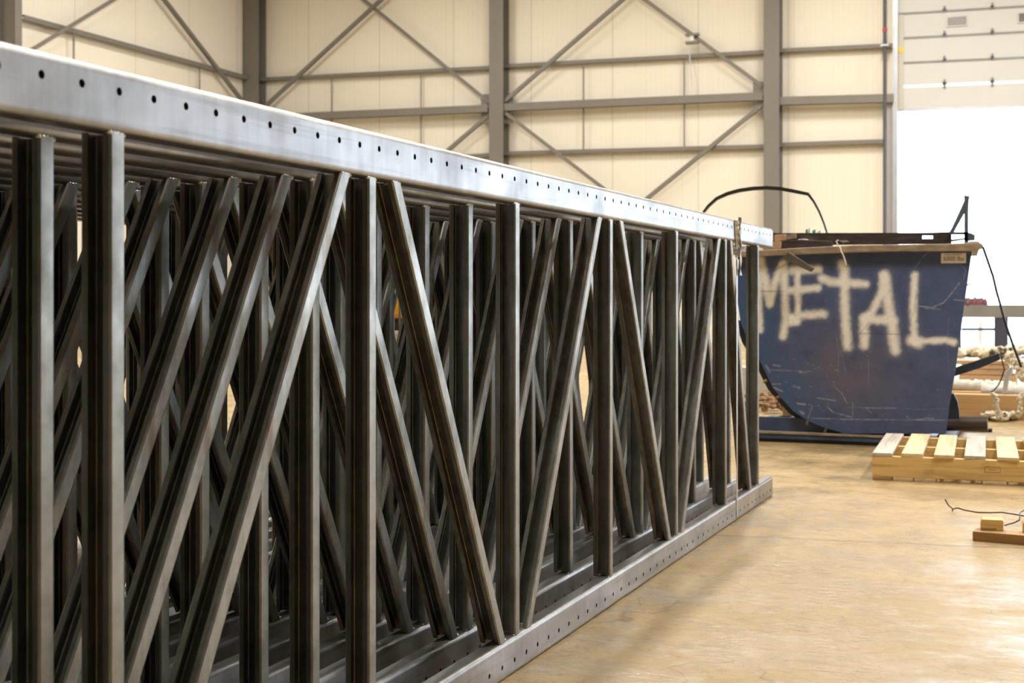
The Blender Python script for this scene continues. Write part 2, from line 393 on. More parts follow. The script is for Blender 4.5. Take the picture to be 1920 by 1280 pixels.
q.box(xa, xb, WY-0.2, WY-0.02, 0, zt); q.box(xb-0.02, xb, WY-0.24, WY-0.2, 0, zt)
struct(q.build('trim_2', simple('light_jamb_paint', (0.42, 0.41, 0.42), 0.5, 0.1, 0.05, 3)))

# pipe beside the door
q = MB(); pc = at(1659, 300, Y=WY-0.33)
q.tube([(pc.x, WY-0.33, 0.0), (pc.x, WY-0.33, CZ-0.05)], 0.033, 12)
pipe = q.build('wall_pipe', M['bsteel_dk'], smooth=40); tag(pipe, 'dark vertical pipe on the cream wall just left of the bay door', 'pipe')
zz = at(1659, 56, Y=WY-0.33).z; q = MB(); q.tube([(pc.x, WY-0.33, zz-0.03), (pc.x, WY-0.33, zz+0.03)], 0.045, 12); q.build('joint_tape', M['red'], pipe, 40)
zz = at(1659, 85, Y=WY-0.33).z; q = MB(); q.box(pc.x-0.08, pc.x+0.08, WY-0.38, WY-0.2, zz-0.015, zz+0.015); q.build('pipe_clamp', M['track'], pipe)

# columns on the back wall
def column(u0, u1, Y, label, ztop=CZ-0.02, dep=0.34, gus=()):
    a = at(u0, 300, Y=Y-dep).x; c = at(u1, 300, Y=Y-dep).x; xm = (a+c)/2; w = c-a
    root = empty('steel_column', (xm, Y-dep/2-0.02, 0))
    q = MB(); q.ibeam((0, 0, 0), (0, 0, ztop), w, dep, (0, 1, 0), 0.02, 0.014)
    q.build('column_shaft', M['bsteel'], root)
    q = MB(); q.box(-w/2-0.06, w/2+0.06, -dep/2-0.05, dep/2+0.01, 0, 0.025); q.build('base_plate', M['bsteel'], root)
    for (g0, g1, h0, h1) in gus:
        A = at(g0, h1, Y=Y-0.2); B = at(g1, h0, Y=Y-0.2)
        q = MB(); q.box(A.x-xm, B.x-xm, dep/2+0.02-0.205, dep/2+0.02-0.19, A.z, B.z); q.build('gusset_plate', M['bsteel'], root)
    tag(root, label, 'column'); return root
column(458, 485, WY-0.02, 'grey steel corner column where the side wall meets the back wall')
column(917.5, 944, WY-0.02, 'grey steel column on the back wall, standing above the middle of the truss stack', gus=((902, 919, 176, 196), (902, 919, 210, 232), (943, 962, 178, 196), (943, 962, 212, 232)))
column(1432, 1461.5, WY-0.02, 'grey steel column on the back wall, rising behind the curved steel band', gus=((1412, 1432, 153, 176), (1412, 1432, 192, 214)))
# column on left wall
p = at(35, 60, X=WX+0.40)
root = empty('steel_column', (WX+0.2, p.y, 0))
q = MB(); q.ibeam((0, 0, 0), (0, 0, CZ-0.02), 0.17, 0.40, (1, 0, 0), 0.02, 0.014); q.build('column_shaft', M['bsteel'], root)
q = MB(); q.box(-0.24, 0.24, -0.2, 0.2, 0, 0.025); q.build('base_plate', M['bsteel'], root)
tag(root, 'grey steel column on the side wall at the top left corner of the view', 'column')

def girt(name, pa, pb, w, h, label, cat='girt', up=(0, 0, 1), chan=True, mat='bsteel'):
    q = MB()
    if chan:
        d = (pb-pa).normalized(); upv = Vector(up); sd = d.cross(upv).normalized()
        th = 0.008
        q.bar(pa, pb, th, h, up)
        for sg in (-1, 1):
            o_ = upv*(sg*(h/2-th/2)); q.bar(pa+o_-sd*(w/2), pb+o_-sd*(w/2), w, th, up)
    else: q.bar(pa, pb, w, h, up)
    o = q.build(name, M[mat], origin=(pa+pb)/2); tag(o, label, cat); return o
GY = WY-0.17; BY = WY-0.26
def gb(u0, v0, u1, v1, y): return at(u0, v0, Y=y), at(u1, v1, Y=y)
# back wall girts (three rows, one piece per bay) and the heavy middle beam
rows = [('upper', [(488, 148.5, 917, 126.5), (945, 123.5, 1432, 97.3), (1462, 94.5, 1676, 84.5)], 0.075),
        ('lower', [(488, 312.0, 917, 290.5), (945, 287.3, 1432, 274.2), (1462, 271, 1660, 264.5)], 0.08)]
bay = ['left of the middle column', 'right of the middle column', 'next to the bay door']
for nm, ln, h in rows:
    for i, (a, b0, c, d) in enumerate(ln):
        pa, pb = gb(a, b0, c, d, GY)
        girt('wall_girt', pa, pb, 0.13, h, 'slim grey %s girt on the back wall %s' % (nm, bay[i]))
for i, (a, b0, c, d) in enumerate([(488, 222, 917, 204.0), (945, 201.5, 1432, 181.0), (1462, 190, 1676, 184.5)]):
    pa, pb = gb(a, b0, c, d, BY)
    q = MB(); q.ibeam(pa, pb, 0.16, 0.16, (0, 1, 0), 0.012, 0.012)
    o = q.build('wall_beam', M['bsteel'], origin=(pa+pb)/2); tag(o, 'heavier grey beam between the two slim girts %s' % bay[i], 'beam')
# sag rods between girts
for u, (va, vb), lab in ((622, (140, 330), 'thin vertical sag rod under the upper girt, nearer the corner column'),
                         (789.5, (132, 330), 'thin vertical sag rod just left of the middle column'),
                         (1094, (116, 284), 'thin vertical sag rod right of the middle column'),
                         (1283, (106, 280), 'thin vertical sag rod beside the hanging clamp')):
    y = WY-0.14; pa = at(u, va, Y=y); pb = at(u, vb, Y=y)
    q = MB(); q.tube([pa, (pa.x, pa.y, pb.z)], 0.017, 8); o = q.build('sag_rod', M['bsteel'], smooth=40); tag(o, lab, 'rod')
# braces
def brace(u0, v0, u1, v1, uend0, uend1, lab, Y=None, X=None, w=0.075):
    k = (v1-v0)/(u1-u0); a = v0+(uend0-u0)*k; b_ = v0+(uend1-u0)*k
    pa = at(uend0, a, Y=Y, X=X); pb = at(uend1, b_, Y=Y, X=X)
    # clip at ceiling / floor
    for (P, Q) in ((pa, pb), (pb, pa)):
        if P.z > CZ-0.1: t = (CZ-0.1-Q.z)/(P.z-Q.z); P.x, P.y, P.z = (Q+(P-Q)*t)
        if P.z < 0.05: t = (0.05-Q.z)/(P.z-Q.z); P.x, P.y, P.z = (Q+(P-Q)*t)
    n = Vector((0, 1, 0)) if Y else Vector((-1, 0, 0))
    q = MB(); q.bar(pa, pb, w, 0.008, n)
    d = (pb-pa).normalized(); sd = d.cross(n).normalized()
    q.bar(pa-sd*(w/2)+n*0.035, pb-sd*(w/2)+n*0.035, 0.008, 0.07, n)
    o = q.build('cross_brace', M['bsteel'], origin=(pa+pb)/2); tag(o, lab, 'brace')
YB = WY-0.30
brace(945, 190, 1165, 0, 945, 1432, 'diagonal brace rising right from the middle column above the heavy beam', Y=YB)
brace(1210, 0, 1430, 162, 945, 1430, 'diagonal brace falling right to the right-hand column above the heavy beam', Y=YB+0.06)
brace(948, 212, 1125, 348, 945, 1432, 'diagonal brace falling right from the middle column under the heavy beam', Y=YB)
brace(1430, 195, 1212, 372, 945, 1432, 'diagonal brace falling left from the right-hand column behind the curved band', Y=YB+0.06)
brace(500, 195, 712, 0, 492, 917, 'diagonal brace rising right from the corner column', Y=YB)
brace(683, 0, 915, 190, 488, 917, 'diagonal brace falling right to the middle column, left side', Y=YB+0.06)
brace(838, 282, 915, 216, 488, 917, 'diagonal brace falling left from the middle column under the heavy beam', Y=YB+0.06)
brace(65, 90, 212, 0, 46, 458, 'diagonal brace on the side wall rising right beside the leftmost column', X=WX+0.3)
brace(311, 0, 455, 187, 46, 458, 'diagonal brace on the side wall falling right to the corner column', X=WX+0.24)
pa, pb = at(45, 32, X=WX+0.17), at(470, 147, X=WX+0.17)
girt('wall_girt', pa, pb, 0.13, 0.09, 'grey girt slanting along the cream side wall at the upper left', up=(0, 0, 1))
for u, va, vb, lab in ((138, 56, 260, 'thin vertical sag rod on the side wall near the leftmost column'), (374, 124, 300, 'thin vertical sag rod on the side wall near the corner column')):
    pa = at(u, va, X=WX+0.14); pb = at(u, vb, X=WX+0.14)
    q = MB(); q.tube([pa, (pa.x, pa.y, pb.z)], 0.017, 8); o = q.build('sag_rod', M['bsteel'], smooth=40); tag(o, lab, 'rod')
# hanging clamp on the back wall beam
rt = empty('beam_clamp', at(1298, 176, Y=WY-0.3))
L0 = rt.location.copy()
def rel(u, v, Y=WY-0.3): return at(u, v, Y=Y)-L0
q = MB(); q.tube([rel(1293, 100, WY-0.22), rel(1295, 130), rel(1297.5, 163)], 0.014, 6); q.build('hanger_wire', M['track'], rt)
q = MB(); q.box(rel(1286, 0).x, rel(1311, 0).x, -0.05, 0.05, rel(0, 166).z, rel(0, 162.5).z); q.build('top_bar', M['bsteel'], rt)
q = MB(); q.box(rel(1294, 0).x, rel(1301, 0).x, -0.03, 0.03, rel(0, 174).z, rel(0, 166).z); q.build('clamp_body', M['white'], rt)
q = MB(); q.box(rel(1286, 0).x, rel(1310, 0).x, -0.05, 0.05, rel(0, 178).z, rel(0, 174).z); q.build('bottom_bar', M['bsteel'], rt)
tag(rt, 'small pale clamp hanging by a wire onto the heavy beam of the back wall', 'clamp')

# ------------------------------------------------------------------ truss frames
A0 = 1.209; ZT = 1.220; CH = 0.089; CW = 0.037
YS, YE = -0.30, 6.11
PITCH = 0.0769; H0 = 1.363-PITCH*21
def plate_holes(mb, O, e1, e2, nrm, L, ctrs, c2, lo, hi, r, th):
    """plate along e1 (0..L) by e2 (lo..hi); holes at ctrs along e1 and c2 along e2"""
    O, e1, e2, nrm = Vector(O), Vector(e1), Vector(e2), Vector(nrm)
    P = lambda a, b_, n=0.0: O+e1*a+e2*b_+nrm*n
    cuts = [0.0]+[(ctrs[i]+ctrs[i+1])/2 for i in range(len(ctrs)-1)]+[L]
    for i, c in enumerate(ctrs):
        a0, a1 = cuts[i], cuts[i+1]
        angs = sorted([math.atan2(y-c2, x-c) % (2*PI) for x in (a0, a1) for y in (lo, hi)]+[2*PI*k/12+0.01 for k in range(12)])
        ring, outer = [], []
        for g in angs:
            cx, sy = math.cos(g), math.sin(g)
            ts = []
            if abs(cx) > 1e-9: ts.append(((a1 if cx > 0 else a0)-c)/cx)
            if abs(sy) > 1e-9: ts.append(((hi if sy > 0 else lo)-c2)/sy)
            t = min(x for x in ts if x > 0)
            outer.append((c+cx*t, c2+sy*t)); ring.append((c+cx*r, c2+sy*r))
        n = len(angs)
        for k in range(n):
            j = (k+1) % n
            mb.quad(P(*outer[k]), P(*outer[j]), P(*ring[j]), P(*ring[k]))
            mb.quad(P(*outer[j], -th), P(*outer[k], -th), P(*ring[k], -th), P(*ring[j], -th))
            mb.quad(P(*ring[k]), P(*ring[j]), P(*ring[j], -th), P(*ring[k], -th))
def chord(top):
    """C channel with a closed back: web on the outer (+x) side at x=0, flanges to -CW, z 0..CH; origin at YS"""
    mb = MB(); th = 0.003; R = 0.011; L = YE-YS
    ctrs = [H0+PITCH*k-YS for k in range(200) if 0.02 < H0+PITCH*k-YS < L-0.02]
    hz = 0.057 if top else 0.034
    plate_holes(mb, (0, 0, 0), (0, 1, 0), (0, 0, 1), (1, 0, 0), L, ctrs, hz, R, CH-R, 0.0060, th)
    prof = []   # from lower flange tip round... two halves
    for sgn in (1, -1):
        arc = [(-R+R*math.cos(g), -R+R*math.sin(g)) for g in [PI/2*k/5 for k in range(6)]]   # outer arc, top right
        arci = [(-R+(R-th)*math.cos(g), -R+(R-th)*math.sin(g)) for g in [PI/2*k/5 for k in range(6)]]
        def zz(z): return CH+z if sgn == 1 else -z
        flange_holed = False
        tip = -CW
        for a, a2, inner in ((arc, arci, 0),):
            for k in range(5):
                mb.quad((a[k][0], 0, zz(a[k][1])), (a[k][0], L, zz(a[k][1])), (a[k+1][0], L, zz(a[k+1][1])), (a[k+1][0], 0, zz(a[k+1][1])))
                mb.quad((a2[k][0], 0, zz(a2[k][1])), (a2[k][0], L, zz(a2[k][1])), (a2[k+1][0], L, zz(a2[k+1][1])), (a2[k+1][0], 0, zz(a2[k+1][1])))
                for y in (0, L):
                    mb.quad((a[k][0], y, zz(a[k][1])), (a[k+1][0], y, zz(a[k+1][1])), (a2[k+1][0], y, zz(a2[k+1][1])), (a2[k][0], y, zz(a2[k][1])))
        if flange_holed:
            cf = [c+0.03 for c in ctrs[:-1]]
            plate_holes(mb, (-R, 0, CH), (0, 1, 0), (-1, 0, 0), (0, 0, 1), L, cf, 0.027, 0, CW-R, 0.0055, th)
        else:
            mb.quad((-R, 0, zz(0)), (-R, L, zz(0)), (tip, L, zz(0)), (tip, 0, zz(0)))
            mb.quad((-R, 0, zz(-th)), (-R, L, zz(-th)), (tip, L, zz(-th)), (tip, 0, zz(-th)))
        for y in (0, L): mb.quad((-R, y, zz(0)), (tip, y, zz(0)), (tip, y, zz(-th)), (-R, y, zz(-th)))
        mb.box(tip, tip+th, 0, L, *sorted((zz(-th*0.5), CH/2)))  # back plate added to block light, so the holes look dark
    for y in (0, L): mb.quad((0, y, R), (0, y, CH-R), (-th, y, CH-R), (-th, y, R))
    return mb
me_top = chord(True).mesh('top_chord', M['chord'], 35)
me_bot = chord(False).mesh('bottom_chord', M['chord'], 35)
def member_mesh(name, yb, yt, z0, z1, wy):
    """lipped C, opening towards -y; outer front flange at x=0-.003; yb/yt = y of the web's back face at bottom/top (relative)"""
    th = 0.0028; xf, xb = -0.003, -0.0555; lip = 0.013; R = 0.0065
    out = [(xf-lip, -wy), (xf-R*0.5, -wy), (xf, -wy+R*0.5)]
    out += [(xf-R+R*math.cos(g), -R+R*math.sin(g)) for g in [PI/2*k/4 for k in range(5)]]
    out += [(xb+R-R*math.sin(g), -R+R*math.cos(g)) for g in [PI/2*k/4 for k in range(5)]]
    out += [(xb, -wy+R*0.5), (xb+R*0.5, -wy), (xb+lip, -wy)]
    inn = [(xf-lip, -wy+th), (xf-R*0.5-th*0.3, -wy+th), (xf-th, -wy+R*0.5+th*0.3)]
    inn += [(xf-R+(R-th)*math.cos(g), -R+(R-th)*math.sin(g)) for g in [PI/2*k/4 for k in range(5)]]
    inn += [(xb+R-(R-th)*math.sin(g), -R+(R-th)*math.cos(g)) for g in [PI/2*k/4 for k in range(5)]]
    inn += [(xb+th, -wy+R*0.5+th*0.3), (xb+R*0.5+th*0.3, -wy+th), (xb+lip, -wy+th)]
    mb = MB(); n = len(out)
    def P(p, z, y): return (p[0], p[1]+y, z)
    for k in range(n-1):
        mb.quad(P(out[k], z0, yb), P(out[k+1], z0, yb), P(out[k+1], z1, yt), P(out[k], z1, yt))
        mb.quad(P(inn[k], z0, yb), P(inn[k+1], z0, yb), P(inn[k+1], z1, yt), P(inn[k], z1, yt))
        for z, y in ((z0, yb), (z1, yt)):
            mb.quad(P(out[k], z, y), P(out[k+1], z, y), P(inn[k+1], z, y), P(inn[k], z, y))
    for k in (0, n-1):
        mb.quad(P(out[k], z0, yb), P(inn[k], z0, yb), P(inn[k], z1, yt), P(out[k], z1, yt))
    return mb.mesh(name, M['web'], 35)
Zb, Zt = CH-0.0005, ZT-CH+0.0005
posts = [0.060, 0.797, 1.535, 2.283, 3.022, 3.757, 4.486, 5.217, 5.829]
me_post = member_mesh('post', 0, 0, Zb, Zt, 0.033)
diags = []
for i in range(8):
    a, c = posts[i], posts[i+1]
    rising = (i % 2 == 0)
    if rising: yb, yt = a+0.078, c-0.100
    else: yb, yt = c-0.088, a+0.102
    if i == 7: yb = c-0.150; yt = a+0.095
    diags.append((yb, yt))
me_diag = [member_mesh('diagonal', yb, yt, Zb, Zt, 0.0375) for yb, yt in diags]
def weld_mesh(sgn):
    q = MB()
    q.blob((-0.012, 0.001, 0.002*sgn), 0.013, 0.007, 0.007, 8, 5, 0.12)
    for k in range(4): q.blob((-0.004+random.uniform(-.001, .001), -0.006-0.008*k, 0.001*sgn), 0.0045, 0.006, 0.0045, 6, 4, 0.15)
    q.blob((-0.03, 0.001, 0.001*sgn), 0.014, 0.005, 0.004, 8, 4, 0.15)
    return q.mesh('weld_bead', M['weld'], 60)
me_wb, me_wt = weld_mesh(1), weld_mesh(-1)
NF = 13; FP = 0.122
ordn = ['', 'second', 'third', 'fourth', 'fifth', 'sixth', 'seventh', 'eighth', 'ninth', 'tenth', 'eleventh', 'twelfth', 'thirteenth', 'fourteenth', 'fifteenth']
jy = [0, -0.012, 0.012, -0.02, 0.015, -0.01, 0.02, -0.015, 0.01, 0.0, -0.02, 0.01, -0.01, 0.02, 0.0]
def add(name, me, par, loc=(0, 0, 0)):
    o = bpy.data.objects.new(name, me); C.objects.link(o); o.parent = par; o.location = loc; return o
for k in range(NF):
    root = empty('truss_frame', (-A0-FP*k-(0.002*(k % 3) if k else 0), jy[k] if k > 1 else 0, 0))
    if k == 0: lab = 'front steel truss frame of the stack, with perforated chords facing the open floor'
    elif k == NF-1: lab = 'hindmost steel truss frame of the stack, farthest from the open floor'
    else: lab = 'steel truss frame %s from the open floor, closely behind its neighbour' % ordn[k]
    tag(root, lab, 'truss', 'steel truss frames standing in a close row')
    add('top_chord', me_top, root, (0, YS, ZT-CH)); add('bottom_chord', me_bot, root, (0, YS, 0))
    for y in posts:
        m_ = add('post', me_post, root, (0, y, 0))
        if k < 7:
            add('weld_bead', me_wb, m_, (-0.004, 0, Zb)); add('weld_bead', me_wt, m_, (-0.004, 0, Zt))
    for i, (yb, yt) in enumerate(diags):
        m_ = add('diagonal', me_diag[i], root, (0, 0, 0))
        if k < 7:
            add('weld_bead', me_wb, m_, (-0.004, yb, Zb)); add('weld_bead', me_wt, m_, (-0.004, yt, Zt))
XB = -A0-FP*(NF-1)-0.056-0.006    # back of the bundle
# steel strap round the bundle
sy = 5.372
strap = empty('steel_strap', (-A0, sy, 0))
q = MB()
xo = 0.002
loop = [(xo, 0.014), (xo, ZT-0.012), (-0.012, ZT+0.002), (XB+A0+0.01, ZT+0.002), (XB+A0-0.004, ZT-0.01), (XB+A0-0.004, 0.014)]
for i in range(len(loop)-1):
    (xa, za), (xb2, zb2) = loop[i], loop[i+1]
    d = Vector((xb2-xa, 0, zb2-za)); n = Vector((-d.z, 0, d.x)).normalized()*0.0012
    q.prism([Vector((xa, -0.010, za)), Vector((xb2, -0.010, zb2)), Vector((xb2, 0.010, zb2)), Vector((xa, 0.010, za))], n)
q.build('strap_band', M['strap'], strap)
q = MB(); q.box(0.001, 0.006, -0.013, 0.013, 1.02, 1.06); q.build('strap_seal', M['strap'], strap)
tag(strap, 'thin steel strap tied around the truss stack near its far end', 'strap')
q = MB()   # torn edge protector under the strap
for k in range(9):
    z = ZT-0.004-k*0.012; w = 0.012+0.006*math.sin(k*1.9)
    q.prism([Vector((0.004, -0.055+0.003*k, z)), Vector((0.012+0.004*math.sin(k*2.3), -0.012, z)), Vector((0.012+0.004*math.sin(k*2.3+2), -0.012, z-0.012)), Vector((0.004, -0.052+0.003*k, z-0.012))], (-0.003, 0, 0))
o = q.build('edge_protector', M['card'], origin=(0, 0, 0)); o.location = (-A0, sy, 0)
q = MB()
prev = None
for k in range(12):
    z = ZT+0.01-k*0.014
    w0 = -0.006-0.004*math.sin(k*1.3); w1 = 0.016+0.005*math.sin(k*0.9)
    cur = (Vector((0.008+0.002*math.sin(k*0.7), w0, z)), Vector((0.011+0.003*math.cos(k*0.8), w1, z)))
    if prev: q.prism([prev[0], prev[1], cur[1], cur[0]], (0.002, 0, 0))
    prev = cur
q.build('torn_tape', M['black'], o)
q = MB(); prev = None
for k in range(16):
    z = ZT-0.03-k*0.013
    w0 = 0.014+0.003*math.sin(k*0.7); w1 = 0.030+0.004*math.sin(k*0.9+1)
    cur = (Vector((0.010+0.002*math.sin(k*1.1), w0, z)), Vector((0.011+0.003*math.cos(k*1.2), w1, z)))
    if prev: q.prism([prev[0], prev[1], cur[1], cur[0]], (0.002, 0, 0))
    prev = cur
q.build('strap_tail', M['white'], o)
tag(o, 'crumpled brown and black edge protector under the strap on the front chord', 'edge protector')
# small bracket standing on the top of the stack
pz = at(966, 318, X=-A0-0.35)
q = MB(); a = at(966, 300, Y=pz.y).x; c = at(983, 300, Y=pz.y).x
w = c-a
q.box(0, w*0.45, 0, 0.04, 0, 0.068); q.box(w*0.45, w, 0, 0.04, 0, 0.062); q.box(-0.05, 0, 0, 0.04, 0, 0.008)
o = q.build('steel_bracket', M['strap'], bevel=0.002); o.location = (a, pz.y, ZT)
tag(o, 'small bright steel bracket on the top of the truss stack, mid length', 'bracket')

# ------------------------------------------------------------------ scrap bin
BINY = 8.45
def bp(u, v, y=BINY): return at(u, v, Y=y)
BO = bp(1600, 833); BO.z = 0
hop = empty('scrap_bin', (BO.x, BINY, 0)); HO = Vector((BO.x, BINY, 0))
left = [(1380, 474), (1380, 520), (1382, 560), (1388, 600), (1402, 640), (1426.7, 680), (1437, 702), (1448, 725), (1467, 748), (1487, 770), (1513, 788), (1547, 802), (1580, 811)]
right = [(1822.5, 470), (1815.5, 520), (1809, 566), (1791, 698), (1781, 753), (1775, 802), (1773, 813)]
def interp(tbl, v):
    for (a, b_), (c, d) in zip(tbl, tbl[1:]):
        if b_ <= v <= d: return a+(c-a)*(v-b_)/(d-b_)
    return tbl[0][0] if v < tbl[0][1] else tbl[-1][0]
import numpy as np
def c1(L): return [(1400+x/4.174, 450+y/4.174) for x, y in L]
def c7(L): return [(1380+x/6, 660+y/6) for x, y in L]
def c5(L): return [(1600+x/5.82, 340+y/5.82) for x, y in L]
def c6(L): return [(1700+x/4.923, 560+y/4.923) for x, y in L]
letters = [([(100, 150), (98, 420), (105, 700)], 26), ([(112, 160), (150, 330), (178, 490)], 32), ([(178, 500), (215, 350), (275, 190)], 30), ([(290, 185), (302, 480), (305, 620), (285, 750)], 32),
           ([(395, 230), (400, 420), (400, 560)], 26), ([(360, 235), (440, 235), (560, 225)], 34), ([(340, 395), (450, 385), (555, 375)], 30), ([(350, 640), (420, 590), (600, 578)], 34), ([(350, 600), (390, 640)], 30),
           ([(745, 190), (765, 230), (768, 560), (790, 830)], 38), ([(590, 300), (650, 325), (780, 335), (930, 345)], 34),
           ([(1072, 275), (1060, 400), (985, 560), (930, 620)], 34), ([(920, 620), (920, 820)], 38), ([(1080, 275), (1105, 480), (1135, 640), (1160, 860)], 42), ([(925, 615), (1150, 630)], 38),
           ([(1315, 275), (1302, 560), (1315, 790)], 30), ([(1300, 790), (1420, 790), (1560, 780), (1625, 800)], 26), ([(1300, 785), (1340, 800)], 46)]
scr = [(c1([(1345, 515), (1450, 528), (1540, 490), (1610, 410), (1665, 335)]), 1.1, 0.55), (c1([(1400, 535), (1520, 540)]), 1.0, 0.4), (c1([(1620, 465), (1700, 475)]), 1.0, 0.45),
       (c1([(1305, 235), (1380, 130), (1480, 55), (1600, 30)]), 0.7, 0.45), (c1([(700, 740), (720, 900), (715, 1040)]), 0.7, 0.3), (c1([(740, 870), (775, 1040)]), 0.7, 0.3), (c1([(1680, 200), (1715, 230), (1700, 300)]), 0.9, 0.35),
       (c7([(915, 515), (1120, 545)]), 0.8, 0.6), (c7([(1015, 600), (1090, 675), (1310, 735)]), 0.8, 0.75), (c7([(850, 742), (1200, 755), (1920, 762), (2360, 765)]), 0.8, 0.55), (c7([(1250, 620), (1400, 620), (1600, 630), (1800, 628)]), 0.9, 0.45),
       (c7([(1120, 400), (1190, 460), (1240, 560), (1260, 590)]), 0.8, 0.5), (c7([(1310, 560), (1315, 735)]), 0.8, 0.4), (c7([(860, 600), (810, 740)]), 0.8, 0.45), (c7([(690, 575), (780, 590)]), 1.2, 0.6), (c7([(1460, 620), (1530, 690)]), 0.8, 0.35),
       (c7([(410, 360), (500, 355)]), 0.8, 0.6), (c7([(380, 200), (860, 215)]), 0.9, 0.35), (c7([(420, 145), (490, 155)]), 1.3, 0.5), (c7([(720, 225), (790, 230)]), 2.0, 0.5), (c7([(650, 380), (710, 400)]), 2.0, 0.5), (c7([(340, 150), (380, 220)]), 2.2, 0.5),
       (c7([(430, 400), (520, 440)]), 1.6, 0.45), (c7([(720, 660), (760, 690)]), 2.4, 0.5), (c7([(1490, 70), (1490, 420)]), 0.6, 0.22), (c7([(1100, 330), (1110, 400)]), 0.8, 0.3),
       (c6([(0, 1085), (30, 1115), (150, 1112), (180, 1100), (250, 1105)]), 1.0, 0.5), (c6([(390, 180), (380, 400), (385, 600)]), 0.6, 0.18), (c6([(0, 1015), (100, 1020), (370, 1015)]), 0.6, 0.25)]
dark = [(c1([(110, 400), (280, 403)]), 0.7, 0.6), (c1([(870, 730), (1150, 735), (1220, 738)]), 0.7, 0.6), (c1([(780, 860), (870, 750), (960, 640)]), 0.6, 0.4), (c1([(1275, 640), (1310, 560), (1330, 400)]), 0.6, 0.4), (c1([(200, 250), (320, 180)]), 0.7, 0.5)]
rng = np.random.default_rng(3)
NU, NV = 460, 350
UU = np.zeros((NV, NU)); VV = np.zeros((NV, NU))
for j in range(NV):
    v = 471+(812.5-471)*j/(NV-1); ul = interp(left, v); ur = interp(right, v)
    UU[j] = np.linspace(ul, ur, NU); VV[j] = v
def dseg(px, py, a, b_):
    ax, ay = a; bx, by = b_; dx, dy = bx-ax, by-ay; L2 = dx*dx+dy*dy+1e-9
    t = np.clip(((px-ax)*dx+(py-ay)*dy)/L2, 0, 1); return np.hypot(px-ax-t*dx, py-ay-t*dy)
def vnoise(sx, sy, seed):
    r = np.random.default_rng(seed).random((64, 64)); x = UU/sx; y = VV/sy
    xi = np.floor(x).astype(int); yi = np.floor(y).astype(int); fx = x-xi; fy = y-yi
    fx = fx*fx*(3-2*fx); fy = fy*fy*(3-2*fy)
    g = lambda a, b_: r[b_ % 64, a % 64]
    return (g(xi, yi)*(1-fx)+g(xi+1, yi)*fx)*(1-fy)+(g(xi, yi+1)*(1-fx)+g(xi+1, yi+1)*fx)*fy
nb = vnoise(38, 30, 1)*0.5+vnoise(14, 12, 2)*0.3+vnoise(5, 5, 3)*0.2
col = np.zeros((NV, NU, 3))
navy = np.array([0.066, 0.096, 0.215]); brt = np.array([0.034, 0.100, 0.260]); grey = np.array([0.125, 0.118, 0.170]); white = np.array([0.86, 0.87, 0.86])
gm = np.clip(1.15-np.hypot((UU-1585)/150, (VV-690)/110), 0, 1)*np.clip(nb*1.8, 0.2, 1)
bm_ = np.clip(((1530-UU)+(VV-640)*0.55)/120, 0, 1)*np.clip(nb*1.7-0.1, 0, 1)
col[:] = navy*(0.75+0.5*nb[..., None])
col = col*(1-gm[..., None]*0.85)+grey*gm[..., None]*0.85
col = col*(1-bm_[..., None]*0.8)+brt*bm_[..., None]*0.8
mask = np.zeros((NV, NU)); fine = vnoise(2.2, 2.2, 5)-0.5; med = vnoise(7, 7, 6)-0.5
for pts, r in letters:
    P = c1(pts); rp = r/4.174
    d = np.minimum.reduce([dseg(UU, VV, P[i], P[i+1]) for i in range(len(P)-1)])
    m_ = np.clip((rp*1.62-d-med*2.6)/(rp*1.45), 0, 1); m_ = m_*m_*(3-2*m_)
    mask = 1-(1-mask)*(1-m_*0.93)
    halo = np.clip(1-d/(rp*2.6), 0, 1)**2*0.22
    mask = np.maximum(mask, halo)
mask = np.clip(mask*(1+fine*0.16), 0, 1)
col = col*(1-mask[..., None])+white*mask[..., None]
for pts, r, s in scr:
    d = np.minimum.reduce([dseg(UU, VV, pts[i], pts[i+1]) for i in range(len(pts)-1)])
    m_ = np.clip((r+0.6-d)/1.0, 0, 1)*s*np.clip(vnoise(6, 6, 9)*1.6, 0.3, 1)
    col = col*(1-m_[..., None])+np.array([0.42, 0.44, 0.52])*m_[..., None]
for pts, r, s in dark:
    d = np.minimum.reduce([dseg(UU, VV, pts[i], pts[i+1]) for i in range(len(pts)-1)])
    m_ = np.clip((r+0.5-d)/0.9, 0, 1)*s
    col = col*(1-m_[..., None])+np.array([0.05, 0.045, 0.06])*m_[..., None]
for k in range(150):       # paint chips, denser at the lower left
    if k < 80: cu, cv = rng.uniform(1400, 1640), rng.uniform(660, 810)
    else: cu, cv = rng.uniform(1390, 1815), rng.uniform(475, 810)
    ru, rv = rng.uniform(0.5, 2.4), rng.uniform(0.5, 1.3)
    m_ = np.clip(1.4-np.hypot((UU-cu)/ru, (VV-cv)/rv), 0, 1)*rng.uniform(0.15, 0.6)
    col = col*(1-m_[..., None])+np.array([0.35, 0.42, 0.52])*m_[..., None]
verts = []
for j in range(NV):
    for i in range(NU):
        verts.append(tuple(bp(UU[j, i], VV[j, i])-HO))
faces = [(j*NU+i, (j+1)*NU+i, (j+1)*NU+i+1, j*NU+i+1) for j in range(NV-1) for i in range(NU-1)]
me = bpy.data.meshes.new('side_panel'); me.from_pydata(verts, [], faces); me.materials.append(M['panel']); me.update()
ca = me.color_attributes.new('Paint', 'FLOAT_COLOR', 'POINT')
flat = np.ones((NV*NU, 4), dtype=np.float32); flat[:, :3] = col.reshape(-1, 3); ca.data.foreach_set('color', flat.ravel())
o = bpy.data.objects.new('side_panel', me); C.objects.link(o); o.parent = hop
o['label'] = 'blue side panel sprayed METAL in white'
sm = o.modifiers.new('thick', 'SOLIDIFY'); sm.thickness = 0.008; sm.offset = -1
